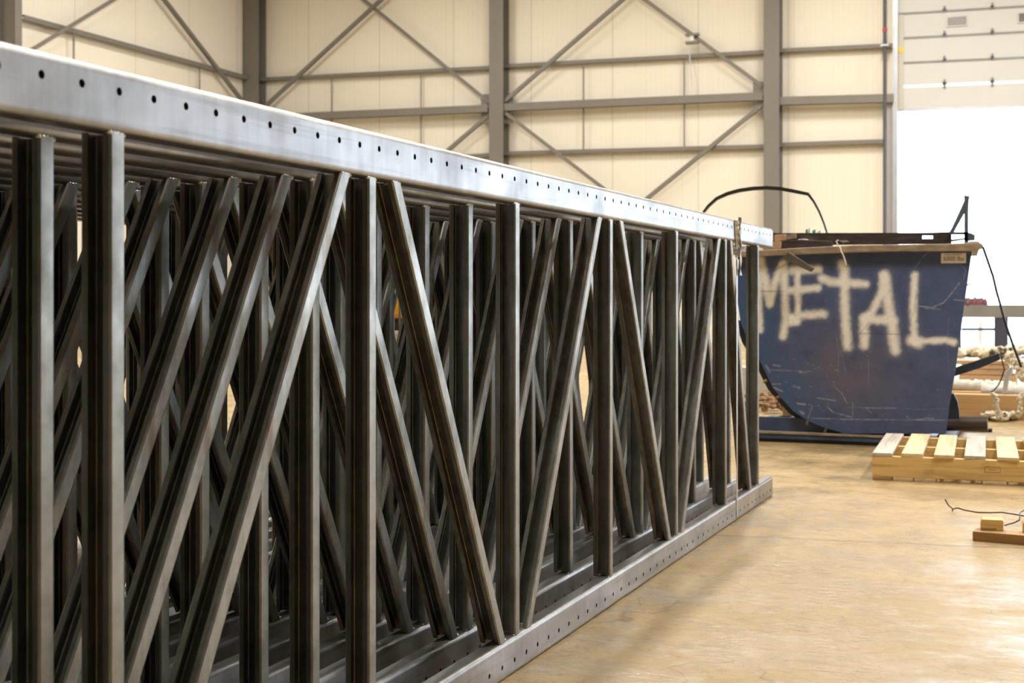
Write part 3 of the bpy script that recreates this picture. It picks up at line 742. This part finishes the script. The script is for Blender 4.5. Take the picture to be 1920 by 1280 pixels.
if (me.polygons[0].normal.y > 0): sm.offset = 1
# outline of the side (metres, local)
outline = [bp(u, v)-HO for u, v in left]+[bp(u, v)-HO for u, v in right[::-1]]
DEP = 1.25
_d = ray(1806, 560); DV = Vector((_d.x/_d.y*DEP, DEP, 0)); DVn = DV/DEP
q = MB(); n0 = len(outline)
inner = []
cx = sum((p.x for p in outline))/n0; cz = sum((p.z for p in outline))/n0
inner = [Vector((cx+(p.x-cx)*0.99, p.y, cz+(p.z-cz)*0.99)) for p in outline]
for k in range(n0-1):
    a, c = outline[k], outline[k+1]; a2, c2 = inner[k], inner[k+1]
    if k == len(left)-1: pass
    off = DV; o1 = Vector((0, 0.009, 0))
    q.quad(a+o1, c+o1, c+off, a+off); q.quad(a2+o1, c2+o1, c2+off, a2+off)
q.build('tub_skin', M['blue'], hop, 40)
q = MB(); q.prism([p+DV for p in outline], (0, 0.008, 0)); q.build('far_side_panel', M['blue'], hop)
# rim
q = MB()
rp_ = [(1378, 472), (1481, 465.5), (1600, 459.5), (1680, 458.5), (1772, 457), (1836, 454), (1843, 458.6), (1843, 465), (1823, 470.6), (1680, 471), (1600, 473), (1481, 477.5), (1378, 482)]
q.prism([bp(u, v, BINY-0.05)-HO for u, v in rp_], (0, 0.06, 0))
o = q.build('rim', M['rustrim'], hop, bevel=0.004); o['label'] = 'rusty tan angle along the top edge'
q = MB()
for (ua, va, ub, vb) in ((1380, 470, 1836, 460),):
    pa = bp(ua, va)-HO+DV; pb = bp(ub, vb)-HO+DV; q.bar(pa, pb, 0.05, 0.05)
pa = bp(1380, 470)-HO; q.bar(pa, pa+DV, 0.05, 0.05); pa = bp(1826, 460)-HO; q.bar(pa, pa+DV, 0.06, 0.05)
q.build('rear_rim', M['rustrim'], hop)
# rocker arc with pins
q = MB()
arc = left[3:]+[(1620, 812)]
pa = [bp(u, v, BINY+0.06)-HO for u, v in arc]; pb = []
for (u, v) in arc:
    k = 1.0; du, dv = u-1640, v-560; L = math.hypot(du, dv); pb.append(bp(u+du/L*11, v+dv/L*7, BINY+0.06)-HO)
for k in range(len(pa)-1):
    q.prism([pa[k], pa[k+1], pb[k+1], pb[k]], (0, 0.05, 0))
rk = q.build('rocker_rail', M['bluedk'], hop)
q = MB()
for k in range(len(pa)-1):
    q.prism([pa[k]+DVn*(DEP-0.1), pa[k+1]+DVn*(DEP-0.1), pb[k+1]+DVn*(DEP-0.1), pb[k]+DVn*(DEP-0.1)], (0, 0.05, 0))
q.build('rocker_rail', M['bluedk'], hop)
for (u, v) in ((1435, 714), (1459, 744), (1514, 792), (1548, 806)):
    p = bp(u, v, BINY+0.02)-HO; q = MB(); d = Vector((-0.35, 0, -1)).normalized() if u > 1500 else Vector((-1, 0, -0.45)).normalized()
    q.tube([p-d*0.012, p+d*0.014], 0.010, 8); q.build('rocker_pin', M['rustrim'], rk, 40)
# skid base
q = MB()
z0, z1, z2 = 0.03, bp(1500, 812).z, bp(1500, 784).z
xl = bp(1392, 800).x-HO.x; xr = bp(1850, 800).x-HO.x
for y0 in (-0.02, DEP-0.10):
    sx_ = DVn.x*(y0 if y0 > 0 else 0); xe = xr if y0 < 0 else xr-0.35
    q.box(xl+sx_, xe+sx_, y0-0.02, y0+0.09, 0.02, z1); 
    if y0 < 0: q.box(xl, bp(1700, 800).x-HO.x, y0+0.06, y0+0.075, z1, z2)
q.box(xl, xl+0.1, 0, DEP, 0.025, z1); q.box(xr-0.3, xr-0.2, 0, DEP, 0.025, z1)
q.build('skid_base', M['blue'], hop, bevel=0.006)
q = MB(); q.box(xl+0.02, xr-0.02, -0.03, 0.08, 0, 0.02); q.box(xl+0.02, xr-0.02, DEP-0.11, DEP-0.03, 0, 0.02); q.build('skid_gap_shade', M['black'], hop)  # black strips stand in for the shadow gap under the skid
q = MB(); q.box(xl, xr, -0.046, 0.06, z1-0.004, z1+0.006); q.build('skid_lit_edge', M['rustrim'], hop)  # tan strip puts the light on the skid's top edge into colour
# tube at the lower right, release lever, pivot plate
q = MB(); a = bp(1770, 794, BINY+0.15)-HO; c = bp(1852, 794, BINY+0.15)-HO; q.tube([a, c], 0.044, 20)
q.build('base_tube', M['scrap'], hop, 50)
q = MB(); q.prism([bp(u, v, BINY+0.1)-HO for u, v in ((1770, 697), (1791.4, 689), (1873.7, 661.6), (1875.5, 673.7), (1840, 689), (1791, 705), (1770, 712))], (0, 0.05, 0))
q.build('release_lever', M['bluedk'], hop, bevel=0.004)
q = MB(); q.prism([bp(u, v, BINY+0.12)-HO for u, v in ((1770, 735), (1788, 738), (1795, 752), (1798, 768), (1799, 786), (1770, 788))], (0, 0.04, 0)); q.build('pivot_plate', M['bluedk'], hop)
# capacity sticker with writing
st = MB(); A_ = bp(1764.5, 493.5)-HO; B_ = bp(1811.5, 474)-HO
st.box(A_.x, B_.x, -0.0035, -0.001, A_.z, B_.z); stk = st.build('capacity_sticker', M['label'], hop)
def text(s, size, loc, par, xs=1.0):
    cu = bpy.data.curves.new('text_tmp', 'FONT'); cu.body = s; cu.size = size; cu.extrude = 0.0004; cu.align_x = 'CENTER'; cu.align_y = 'CENTER'
    ot = bpy.data.objects.new('tmp', cu); C.objects.link(ot)
    bpy.context.view_layer.update()
    me_ = bpy.data.meshes.new_from_object(ot.evaluated_get(bpy.context.evaluated_depsgraph_get())); bpy.data.objects.remove(ot)
    me_.materials.clear(); me_.materials.append(M['ink'])
    o_ = bpy.data.objects.new('lettering', me_); C.objects.link(o_); o_.parent = par; o_.location = loc; o_.rotation_euler = (PI/2, 0, 0); o_.scale = (xs, 1, 1)
    return o_
mx = (A_.x+B_.x)/2
t1 = text('5000 lbs', 0.0365, (mx, -0.0045, A_.z+0.026), stk, 0.98)
t2 = text('MAX CAPACITY', 0.0145, (mx, -0.0045, A_.z+0.0515), stk, 0.95)
tag(hop, 'dark blue scrap metal bin sprayed with white METAL lettering beyond the stack', 'bin')

# contents of the bin and things hanging from it
def pxprism(name, mat, pts, y, d, label, cat, bevel=0.002, group=None):
    P = [at(u, v, Y=y) for u, v in pts]; o0 = sum(P, Vector())/len(P)
    q = MB(); q.prism(P, (0, d, 0)); o = q.build(name, M[mat], origin=o0, bevel=bevel); tag(o, label, cat, group); return o
# long dark channel lying across the bin with slot
P = lambda u, v, y=BINY+0.16: at(u, v, Y=y)
ch = empty('scrap_channel', P(1640, 450)); c0 = ch.location.copy()
q = MB()
for poly in ([(1450, 437.5), (1480, 438.5), (1680, 437.5), (1729, 436.8), (1729, 457.5), (1450, 460)], [(1729, 436.8), (1749, 436.5), (1749, 441.5), (1729, 441.5)],
             [(1729, 447.5), (1749, 447.5), (1749, 457.5), (1729, 457.5)], [(1749, 436.5), (1784, 435), (1784, 457), (1749, 457.5)], [(1784, 435), (1809, 435), (1809, 439.5), (1784, 439.5)],
             [(1784, 449), (1809, 446), (1809, 449), (1784, 453)]):
    q.prism([P(u, v)-c0 for u, v in poly], (0, 0.012, 0))
q.build('channel_web', M['scrap'], ch)
q = MB(); q.prism([P(u, v)-c0 for u, v in [(1450, 436.8), (1729, 436.2), (1784, 434.5), (1784, 437), (1450, 439.5)]], (0, 0.09, 0)); q.build('channel_flange', M['scrap'], ch)
tag(ch, 'long dark steel channel with a slot lying along the top of the blue bin', 'steel channel')
# A-shaped bracket
M['hazeblue'] = simple('flare_hazed_blue_steel', (0.10, 0.125, 0.19), 0.5, 0.1, 0.15, 6)  # blue lightened: flare haze is put into the colour
br = empty('steel_bracket', P(1812, 460, BINY+0.12)); b0 = br.location.copy()
def bq(pts, d=0.03, y=BINY+0.12): q = MB(); q.prism([at(u, v, Y=y)-b0 for u, v in pts], (0, d, 0)); return q
bq([(1807.5, 366), (1817.5, 367.5), (1816, 376), (1815, 398), (1815, 462), (1808, 462), (1808, 398)], 0.04).build('upright', M['hazeblue'], br)
bq([(1808, 376), (1808.5, 398), (1789, 433), (1786, 438), (1778, 438), (1785, 426)]).build('brace_arm', M['hazeblue'], br)
bq([(1808, 434), (1821, 437), (1827.5, 440), (1827.5, 450), (1808, 452)]).build('foot_block', M['hazeblue'], br)
tag(br, 'upright steel bracket with a slanting brace on the right end of the blue bin', 'bracket')
for i, (pts, mt, yy, d, nm, lab) in enumerate([
        ([(1452, 440), (1472, 438.5), (1472, 450.5), (1452, 452.5)], 'boards', BINY+0.10, 0.25, 'wood_block', 'pale wood block on the bin beside the end of the stack, upper one'),
        ([(1430, 456), (1463, 452), (1463, 466), (1430, 468)], 'boards', BINY+0.02, 0.2, 'wood_block', 'pale wood block on the bin beside the end of the stack, lower one'),
        ([(1473, 441), (1492, 438), (1492, 447), (1473, 450)], 'rustrim', BINY+0.13, 0.1, 'scrap_plate', 'short tan offcut plate next to the upper wood block'),
        ([(1496, 448.5), (1510, 447.5), (1520, 452), (1506, 454)], 'white', BINY+0.08, 0.07, 'foam_scrap', 'pale scrap sliver lying on the dark channel in the bin'),
        ([(1462, 452), (1500, 449), (1560, 452), (1560, 465), (1464, 466)], 'scrap', BINY+0.06, 0.05, 'scrap_plate', 'dark rusty offcut plate behind the tan rim of the bin'),
        ([(1573, 451), (1586, 450.5), (1592, 453), (1580, 455.5)], 'rustrim', BINY+0.10, 0.05, 'foam_scrap', 'small tan sliver lying beside the white string')]):
    pxprism(nm, mt, pts, yy, d, lab, 'scrap')
pxprism('flat_bar', 'scrapgrey', [(1474, 476), (1479, 472.5), (1526.5, 503), (1520, 509.5), (1466, 484)], BINY-0.14, 0.03, 'grey brown flat bar poking down over the rim in front of the letter E', 'steel bar')
# curved band
cb = [(1300, 470), (1303, 440), (1310, 413), (1319, 397), (1327.5, 386), (1343, 372), (1363.6, 362.7), (1386, 356.7), (1411.7, 353), (1437.5, 351.9), (1463, 353.6), (1489, 358.4), (1514.8, 363.6), (1525, 377), (1535.4, 396), (1544, 416.8), (1550, 435.7), (1556, 458)]
q = MB(); yy = BINY+0.45
for i in range(len(cb)-1):
    (ua, va), (ub, vb) = cb[i], cb[i+1]
    def wid(k):
        u_, v_ = cb[k]; a = cb[max(k-1, 0)]; c = cb[min(k+1, len(cb)-1)]
        tx, ty = c[0]-a[0], c[1]-a[1]; L = math.hypot(tx, ty); w = 2.2 + 1.6*abs(tx)/L; return -ty/L*w*0.5*1.0, tx/L*w*0.9
    n1, n2 = wid(i), wid(i+1)
    q.prism([at(ua-n1[0], va-n1[1], Y=yy), at(ub-n2[0], vb-n2[1], Y=yy), at(ub+n2[0], vb+n2[1], Y=yy), at(ua+n1[0], va+n1[1], Y=yy)], (0, 0.03, 0))
o = q.build('bent_band', M['band'], origin=at(1437, 352, Y=yy)); tag(o, 'dark bent steel band arching above the blue bin and the far end of the stack', 'steel band')
# string, cable, green and white scraps
def wirething(name, mat, pts, r, label, cat, smooth=True):
    q = MB(); q.tube(pts, r, 6); o = q.build(name, M[mat], smooth=60, origin=Vector(pts[0])); tag(o, label, cat); return o
wirething('string', 'white', [at(u, v, Y=BINY-0.065) for u, v in ((1572, 450), (1568, 452), (1571, 459), (1575.5, 464), (1577, 471), (1581, 478), (1584, 487), (1586.5, 497))], 0.0042, 'white string hanging over the rim above the letter T', 'string')
wirething('cable', 'wire', [at(u, v, Y=BINY-0.06+0.02*i) for i, (u, v) in enumerate([(1843, 463), (1852, 489), (1862, 518), (1869, 548), (1876, 572), (1883, 597), (1890, 620), (1898, 643), (1907, 667), (1915, 688)])], 0.0075, 'dark cable slanting down from the right corner of the blue bin', 'cable')
wirething('thin_wire', 'wire', [at(u, v, Y=BINY+0.13) for u, v in ((1876, 664), (1880, 680), (1883, 692), (1880, 703), (1877, 711), (1872, 722), (1864, 731), (1858, 735))], 0.004, 'thin dark wire dangling from the tip of the bin lever', 'wire')
for u, w, h, mt, lab in ((1512, 5, 9, 'green', 'green plastic scrap, leftmost of those peeking over the bin'), (1517.5, 5, 11, 'white', 'white plastic scrap between the two green ones behind the bin'), (1526, 8, 8, 'green', 'green plastic scrap, rightmost of those peeking over the bin'), (1536, 9, 6, 'white', 'low white plastic scrap just left of the band foot')):
    y = BINY+0.7; a = at(u-w/2, 440, Y=y); c = at(u+w/2, 436-h+2, Y=y)
    q = MB(); q.prism([(0, 0, -0.1), (c.x-a.x, 0, -0.1), ((c.x-a.x)*0.8, 0, c.z-a.z), ((c.x-a.x)*0.15, 0, c.z-a.z-0.006)], (0, 0.05, 0))
    o = q.build('plastic_scrap', M[mt]); o.location = a; tag(o, lab, 'scrap')
# scrap inside the bin so it reads full from above
q = MB()
for k in range(26):
    x = random.uniform(-0.55, 0.55); y = random.uniform(0.25, 1.1); a = random.uniform(0, PI); L = random.uniform(0.15, 0.4)
    z = random.uniform(0.98, 1.03)
    q.bar((x-L*math.cos(a)/2, y-L*math.sin(a)*0.3, z), (x+L*math.cos(a)/2, y+L*math.sin(a)*0.3, z+random.uniform(-.03, .03)), random.uniform(0.02, 0.07), 0.01)
o = q.build('scrap_heap', M['scrap'], origin=(0, 0, 0)); o.location = HO; tag(o, 'heap of dark steel offcuts filling the blue bin', 'scrap', kind='stuff')
q = MB(); q.prism([Vector((-0.68, 0.02, 0.93)), Vector((0.64, 0.02, 0.93)), Vector((0.64, 0, 0.93))+DVn*(DEP-0.02), Vector((-0.68, 0, 0.93))+DVn*(DEP-0.02)], (0, 0, 0.045)); o = q.build('scrap_bed', M['scrap'], hop)

# ------------------------------------------------------------------ pallet
pa = at(1635, 899, Z=0); pb = at(1920, 905.5, Z=0)
_d = ray(1835, 560); ang = -math.atan2(_d.x, _d.y)
pal = empty('wooden_pallet', pa, ang)
LP, DP = 1.20, 1.02
for y in (0.0, DP/2-0.019, DP-0.038):
    q = MB(); q.box(0, LP, y, y+0.038, 0.016, 0.119); q.build('stringer', M['pine'], pal, bevel=0.003)
def ploc(u):   # local x of a point on the front top edge
    # intersect ray with the vertical front plane
    d = ray(u, 850); dx, dy = math.cos(ang), math.sin(ang)
    # pa + t*(dx,dy) = s*d
    det = d.x*(-dy)-(-dx)*d.y
    t = (d.x*pa.y-d.y*pa.x)/(-(d.x*dy-d.y*dx)) if abs(d.x*dy-d.y*dx) > 1e-9 else 0
    return t
tops = [(1635.6, 1673), (1690, 1730), (1751, 1789), (1808, 1848), (1870, 1911)]
xs = [(ploc(a), ploc(c)) for a, c in tops]
pitch = (xs[-1][0]-xs[0][0])/4; w_ = xs[0][1]-xs[0][0]
while xs[-1][1]+pitch < LP+0.08: xs.append((xs[-1][0]+pitch, xs[-1][1]+pitch))
pal_len = xs[-1][1]
for i, (a, c) in enumerate(xs):
    q = MB(); dy0 = random.uniform(-0.006, 0.004); sk = random.uniform(-0.008, 0.008); t = random.uniform(-0.001, 0.002)
    q.prism([Vector((a, dy0-0.004, 0.119)), Vector((c, dy0-0.004+random.uniform(-.004, .004), 0.119)), Vector((c+sk, DP+0.004+dy0, 0.119)), Vector((a+sk, DP+0.004, 0.119))], (0, 0, 0.017+t))
    q.build('deck_board', M['pine_y'] if i % 3 else M['grey_y'], pal, bevel=0.002)
for (u0, u1) in ((1635.6, 1672), (1674, 1712), (1714, 1755), (1842, 1887)):
    a, c = ploc(u0), ploc(u1); q = MB(); q.box(a, c, -0.002, DP+0.002, 0.0, 0.016); q.build('bottom_board', M['plank' if u0 < 1650 else 'pine_y'], pal, bevel=0.002)
q = MB(); q.box(1.05, 1.18, -0.002, DP, 0.0, 0.016); q.build('bottom_board', M['pine_y'], pal)
q = MB()   # faint ink stamp on the front stringer
xa, xb = ploc(1846), ploc(1876)
for (x0_, x1_, z0_, z1_) in ((xa, xb, 0.086, 0.0875), (xa, xb, 0.060, 0.0615), (xa, xa+0.0015, 0.06, 0.0875), (xb-0.0015, xb, 0.06, 0.0875), (xa+0.02, xb-0.02, 0.072, 0.0735)):
    q.box(x0_, x1_, -0.0008, 0.0005, z0_, z1_)
q.build('ink_stamp', simple('stamp_ink', (0.34, 0.22, 0.08), 0.7, 0, 0.1, 5), pal)
tag(pal, 'light wooden pallet on the floor in front of the blue bin', 'pallet')

# ------------------------------------------------------------------ plank with blocks and wire
q0 = at(1823.5, 1013.7, Z=0); q1 = at(1920, 1021.8, Z=0); an2 = math.atan2(q1.y-q0.y, q1.x-q0.x)
q = MB(); q.box(0, 0.75, 0, 0.089, 0, 0.036); o = q.build('plank', M['plank'], bevel=0.002); o.location = q0; o.rotation_euler = (0, 0, an2)
tag(o, 'short brown plank lying on the floor at the right edge', 'plank')
for (u, v, lab, w) in ((1838, 994, 'yellow wood block on the left end of the brown plank', 0.082), (1917, 999, 'yellow wood block at the right edge of view on the brown plank', 0.07)):
    p = at(u, v, Z=0.036); q = MB()
    q.prism([(0, 0, 0.001), (w, 0, 0), (w, 0, 0.036), (w*0.96, 0, 0.041), (0.006, 0, 0.042), (0.001, 0, 0.034)], (0.008, 0.062, 0))
    o = q.build('wood_block', M['pine'], bevel=0.002); o.location = (p.x, p.y, 0.036); o.rotation_euler = (0, 0, an2+0.28); tag(o, lab, 'wood block')
    if u < 1850:
        q = MB(); q.box(0.004, w*0.7, -0.0006, 0.0004, 0.003, 0.010); q.build('pith_mark', M['plank'], o)
def c8(x, y): return 1600+x/4.922, 780+y/4.922
w1 = []
foot = at(*c8(915, 880), Z=0.003)
for (x, y, z) in ((845, 765, None), (862, 795, None), (880, 825, None), (900, 838, None), (914, 852, None), (915, 880, 0.003), (920, 858, None), (940, 850, 0.03), (965, 847, 0.03), (1030, 868, 0.025), (1150, 888, 0.02), (1260, 890, 0.02), (1370, 887, 0.02), (1480, 903, 0.02), (1575, 920, 0.02), (1680, 935, 0.02)):
    u, v = c8(x, y); w1.append(at(u, v, Z=z) if z else at(u, v, Y=foot.y))
wirething('bent_wire', 'wire', w1, 0.0028, 'black bent wire running along the floor behind the brown plank, its tip sticking up', 'wire')
w2 = [at(*c8(x, y), Z=z) for x, y, z in ((1640, 862, 0.03), (1575, 870, 0.03), (1545, 882, 0.03), (1533, 905, 0.03), (1538, 935, 0.025), (1530, 962, 0.02), (1480, 984, 0.012), (1430, 997, 0.006), (1395, 1008, 0.004))]
wirething('bent_wire', 'wire', w2, 0.0028, 'black kinked wire at the right edge ending beside the wood block', 'wire')

# ------------------------------------------------------------------ things right of the bin: timber, rolls, ropes
def gbox(name, mat, u0, u1, vtop, vbot, Y, depth, label, cat, z=None, bevel=0.004, group=None):
    a = at(u0, vbot, Y=Y); c = at(u1, vtop, Y=Y)
    q = MB(); zb = 0.0 if z is None else z
    q.box(0, c.x-a.x, 0, depth, 0, c.z-zb); o = q.build(name, M[mat], bevel=bevel); o.location = (a.x, Y, zb); tag(o, label, cat, group); return o
gbox('timber', 'timber', 1776, 2010, 744, 771, 10.6, 0.14, 'thick orange brown timber lying on the floor right of the bin', 'timber')
gbox('timber', 'timber', 1781, 1900, 736, 771, 10.95, 0.12, 'orange timber just behind the thick one and under the white roll', 'timber')
zz0 = 0.0
for k, (vt, u0, u1, nm) in enumerate(((704, 1798, 1905, 'lowest'), (693, 1795, 1897, 'second'), (684, 1802, 1908, 'third'), (676, 1790, 1890, 'topmost'))):
    Y = 12.8; c = at(u1, vt, Y=Y); a = at(u0, vt, Y=Y); q = MB()
    q.box(0, c.x-a.x, 0, 0.5-0.05*k, 0, c.z-zz0-0.004); o = q.build('lumber_board', M['boards'], bevel=0.004); o.location = (a.x, Y, zz0); zz0 = c.z
    tag(o, 'tan board in the lumber pile beyond the bin lever, %s of the four' % nm, 'board', 'boards in the lumber pile')
# white wrapped rolls
def roll(u0, v0, u1, v1, Y, r, label, seed):
    random.seed(seed); pa, pb = at(u0, v0, Y=Y), at(u1, v1, Y=Y); n = 26; q = MB()
    pts = [pa.lerp(pb, k/(n-1))+Vector((0, 0, random.uniform(-.004, .004))) for k in range(n)]
    q.tube(pts, [r*(0.9+random.uniform(-.08, .12)) for _ in range(n)], 14); o = q.build('plastic_roll', M['plastic'], smooth=60, origin=pa); tag(o, label, 'roll'); return o
roll(1780, 722, 1905, 728, 11.1, 0.058, 'long white plastic wrapped roll lying on the timbers, upper left one', 1)
roll(1840, 733, 2010, 741, 10.85, 0.066, 'long white plastic wrapped roll in front, reaching the right edge', 2)
q = MB(); p = at(1888, 718, Y=10.7)
q.prism([at(u, v, Y=10.7)-p for u, v in ((1878, 738), (1884, 700), (1893, 687), (1900, 686), (1898, 698), (1892, 712), (1888, 738))], (0.0, 0.05, 0)); o = q.build('plastic_scoop', M['track'], bevel=0.006); o.location = p
tag(o, 'pale grey plastic flap sticking up from the white rolls', 'plastic flap')
def rope(name, pts, r, label, n=5, kind=None, amp=0.02, seed=1):
    random.seed(seed); q = MB(); pts = [Vector(p) for p in pts]
    for s in range(n):
        P_ = []
        for i in range(len(pts)-1):
            for t in (0, 0.25, 0.5, 0.75):
                P_.append(pts[i].lerp(pts[i+1], t)+Vector((random.uniform(-amp, amp), random.uniform(-amp, amp), random.uniform(0, amp))))
        P_.append(pts[-1]); q.tube(P_, r, 6)
    o = q.build(name, M['rope'], smooth=60, origin=pts[0]); tag(o, label, 'rope', kind=kind); return o
rope('rope', [at(u, v, Z=0.02) for u, v in ((1800, 778), (1815, 770), (1835, 771), (1850, 781), (1870, 786), (1890, 784), (1910, 781), (1940, 780))], 0.013, 'off white rope heaped along the floor in front of the thick timber', 9, 'stuff', 0.045, 3)
rope('rope', [at(u, v, Y=10.4) for u, v in ((1862, 738), (1868, 748), (1867, 760), (1872, 775), (1878, 787))], 0.014, 'off white rope end hanging over the timber, left one', 3, None, 0.012, 4)
rope('rope', [at(u, v, Y=10.4) for u, v in ((1916, 738), (1912, 752), (1914, 766), (1910, 780))], 0.013, 'off white rope end hanging over the timber at the right edge', 3, None, 0.012, 5)
rope('rope', [at(u, v, Z=0.05) for u, v in ((1790, 668), (1815, 664), (1840, 668), (1860, 664), (1885, 668), (1905, 660), (1940, 665))], 0.05, 'pale rope heap on the floor beyond the lumber pile', 5, 'stuff', 0.10, 6)
rope('rope', [at(u, v, Y=11.6) for u, v in ((1895, 672), (1903, 684), (1913, 692), (1926, 712), (1932, 745))], 0.02, 'frayed greyish rope bundle at the right edge above the white rolls', 5, None, 0.05, 7)
# grey steel stand by the door
stand = empty('steel_stand', at(1877, 655, Z=0)); s0 = stand.location.copy(); Ys = s0.y
q = MB(); pa = at(1803, 583, Y=Ys)-s0; pb = at(2100, 583, Y=Ys)-s0; pb.z = pa.z; q.bar(pa, pb, 0.18, 0.225); q.build('beam', M['beam'], stand)
for u0, u1 in ((1864.5, 1890), (2060, 2085)):
    q = MB(); a = at(u0, 600, Y=Ys)-s0; c = at(u1, 600, Y=Ys)-s0; q.box(a.x, c.x, -0.07, 0.07, 0, pa.z-0.11); q.build('leg', M['beamleg'], stand)
q = MB(); a = at(1700, 600, Y=Ys)-s0
a = at(1803, 617, Y=Ys)-s0; c = at(1866, 617, Y=Ys)-s0; q.tube([a, c], 0.025, 8); q.build('cross_rail', M['beamleg'], stand)
q = MB(); a = at(1780, 600, Y=Ys)-s0; q.box(a.x, a.x+0.2, -0.07, 0.07, 0, pa.z+0.1); q.build('leg', M['beamleg'], stand)
tag(stand, 'grey steel beam on dark legs standing in front of the open bay door', 'stand')
Zt_ = pa.z+0.1125+s0.z
for (u0, u1, v, mt, lab) in ((1812, 1850, 557, 'redtarp', 'crumpled dull red cover lying on the grey beam'), (1800, 1822, 556, 'blueteal', 'small teal lump lying on the grey beam beside the bin edge')):
    a = at(u0, v, Y=Ys); c = at(u1, v, Y=Ys); random.seed(4); q = MB()
    for k in range(6): q.blob((a.x+(c.x-a.x)*(k+0.5)/6, Ys+random.uniform(-.05, .02), Zt_+0.03), (c.x-a.x)/7, 0.08, (a.z-Zt_)*random.uniform(0.5, 0.9), 8, 6, 0.1)
    o = q.build('cloth_cover', M[mt], smooth=80, origin=(a.x, Ys, Zt_)); tag(o, lab, 'cover')
q = MB(); a = at(1838.5, 632, Y=Ys+1.0); q.tube([(0, 0, 0), (0, 0, at(1838, 600, Y=Ys+1.0).z)], 0.04, 10); q.tube([(0, 0, 0), (0, 0, 0.03)], 0.14, 12); o = q.build('white_post', M['white'], smooth=40); o.location = (a.x, Ys+1.0, 0); tag(o, 'short white post seen under the grey beam', 'post')

# things behind the bin's left side and behind the stack
gbox('wrapped_bundle', 'plastic', 1380, 1467, 690, 775, 11.4, 0.3, 'white wrapped bundle glimpsed under the curved side of the bin', 'bundle')
random.seed(11); q = MB()
for k in range(60):
    p = at(random.uniform(1395, 1475), random.uniform(755, 772), Z=0.02); q.blob((p.x, p.y, 0.02+random.uniform(0, 0.08)), 0.03, 0.03, 0.02, 6, 4, 0.35)
o = q.build('debris_heap', M['debris'], origin=at(1430, 765, Z=0)); tag(o, 'brown and white rubbish heap on the floor behind the bin base', 'rubbish', kind='stuff')
gbox('carton', 'card', 1467, 1492, 758, 781, 9.95, 0.12, 'pale carton corner behind the curved side of the bin', 'carton')

# yellow hooded machine and a wrapped roll behind the stack, glimpsed between the webs
mc = empty('compressor', (0, 0, 0)); d_ = ray(833, 600)*8.6; mc.location = (d_.x, d_.y, 0)
q = MB(); q.box(-0.5, 0.5, -0.3, 0.3, 0.775, 1.0); q.build('hood', M['orange'], mc, bevel=0.03)
q = MB(); q.box(-0.48, 0.48, -0.28, 0.28, 0.70, 0.775); q.build('belt', M['black'], mc)
q = MB(); q.box(-0.5, 0.5, -0.3, 0.3, 0.12, 0.70); q.build('body', M['plastic'], mc, bevel=0.02)
for sx_ in (-1, 1):
    for sy_ in (-1, 1):
        q = MB(); q.box(sx_*0.4-0.04, sx_*0.4+0.04, sy_*0.22-0.04, sy_*0.22+0.04, 0, 0.12); q.build('foot', M['black'], mc)
tag(mc, 'yellow hooded machine with a pale body glimpsed through the truss webs', 'machine')
random.seed(5); q = MB()
q.tube([(-3.0+random.uniform(-.01, .01), 3.2+0.12*k, 0.062) for k in range(22)], [0.062*(0.9+random.uniform(-.08, .09)) for _ in range(22)], 14)
o = q.build('plastic_roll', M['plastic'], smooth=60, origin=(-3.0, 4.4, 0)); tag(o, 'white wrapped roll on the floor behind the truss stack', 'roll')

# ------------------------------------------------------------------ light
w = bpy.data.worlds.new('sky'); bpy.context.scene.world = w; w.use_nodes = True
bg = w.node_tree.nodes['Background']; bg.inputs[0].default_value = (0.80, 0.90, 1.0, 1); bg.inputs[1].default_value = 5.0
def area(name, loc, rot, sx, sy, power, col, portal=False):
    l = bpy.data.lights.new(name, 'AREA'); l.shape = 'RECTANGLE'; l.size = sx; l.size_y = sy; l.energy = power; l.color = col
    if portal: l.cycles.is_portal = True
    o = bpy.data.objects.new(name, l); C.objects.link(o); o.location = loc; o.rotation_euler = rot; return o
area('portal_back', ((dxL+dxR)/2, WY+0.12, 2.3), (PI/2, 0, PI), 5.2, 4.7, 1, (1, 1, 1), True).rotation_euler = (-PI/2, 0, 0)
area('portal_right', (RX+0.12, 23.0, 2.5), (0, PI/2, 0), 5.0, 7.0, 1, (1, 1, 1), True)
area('portal_back', (8.0, WY+0.12, 2.5), (-PI/2, 0, 0), 6.0, 5.0, 1, (1, 1, 1), True)
warm = (1.0, 0.93, 0.82)
for x, pw, ks in ((-13.0, 220, (0.5, 1, 1, 1)), (-7.8, 170, (0, 0.5, 1, 1)), (-2.62, 340, (0.5, 1.35, 1.1, 0.9)), (3.2, 290, (1.9, 0.9, 0.8, 0.8)), (9.0, 170, (1.5, 0.9, 0.9, 0.9))):
    for y, k_ in zip((4.6, 10.5, 16, 21.5), ks):
        if k_ == 0: continue
        area('high_bay_lamp', (x, y, 8.7), (0, 0, 0), 0.5, 2.2, pw*k_, warm)

# ------------------------------------------------------------------ camera
cam = bpy.data.cameras.new('camera'); co = bpy.data.objects.new('camera', cam); C.objects.link(co)
co.location = (0, 0, CAMH); co.rotation_euler = (PI/2, 0, TH)
cam.sensor_width = 36; cam.lens = 36*FPX/1920; cam.shift_y = -80/1920; cam.clip_start = 0.02; cam.clip_end = 400
cam.dof.use_dof = True; cam.dof.focus_distance = 3.5; cam.dof.aperture_fstop = 7.1
sc = bpy.context.scene; sc.camera = co
sc.view_settings.view_transform = 'Standard'; sc.view_settings.look = 'None'; sc.view_settings.gamma = 1; sc.view_settings.use_curve_mapping = False
sc.view_settings.exposure = 0.15
sc.cycles.use_denoising = True; sc.cycles.max_bounces = 7; sc.cycles.diffuse_bounces = 4; sc.cycles.glossy_bounces = 4; sc.cycles.caustics_reflective = False
sc.cycles.sample_clamp_indirect = 6
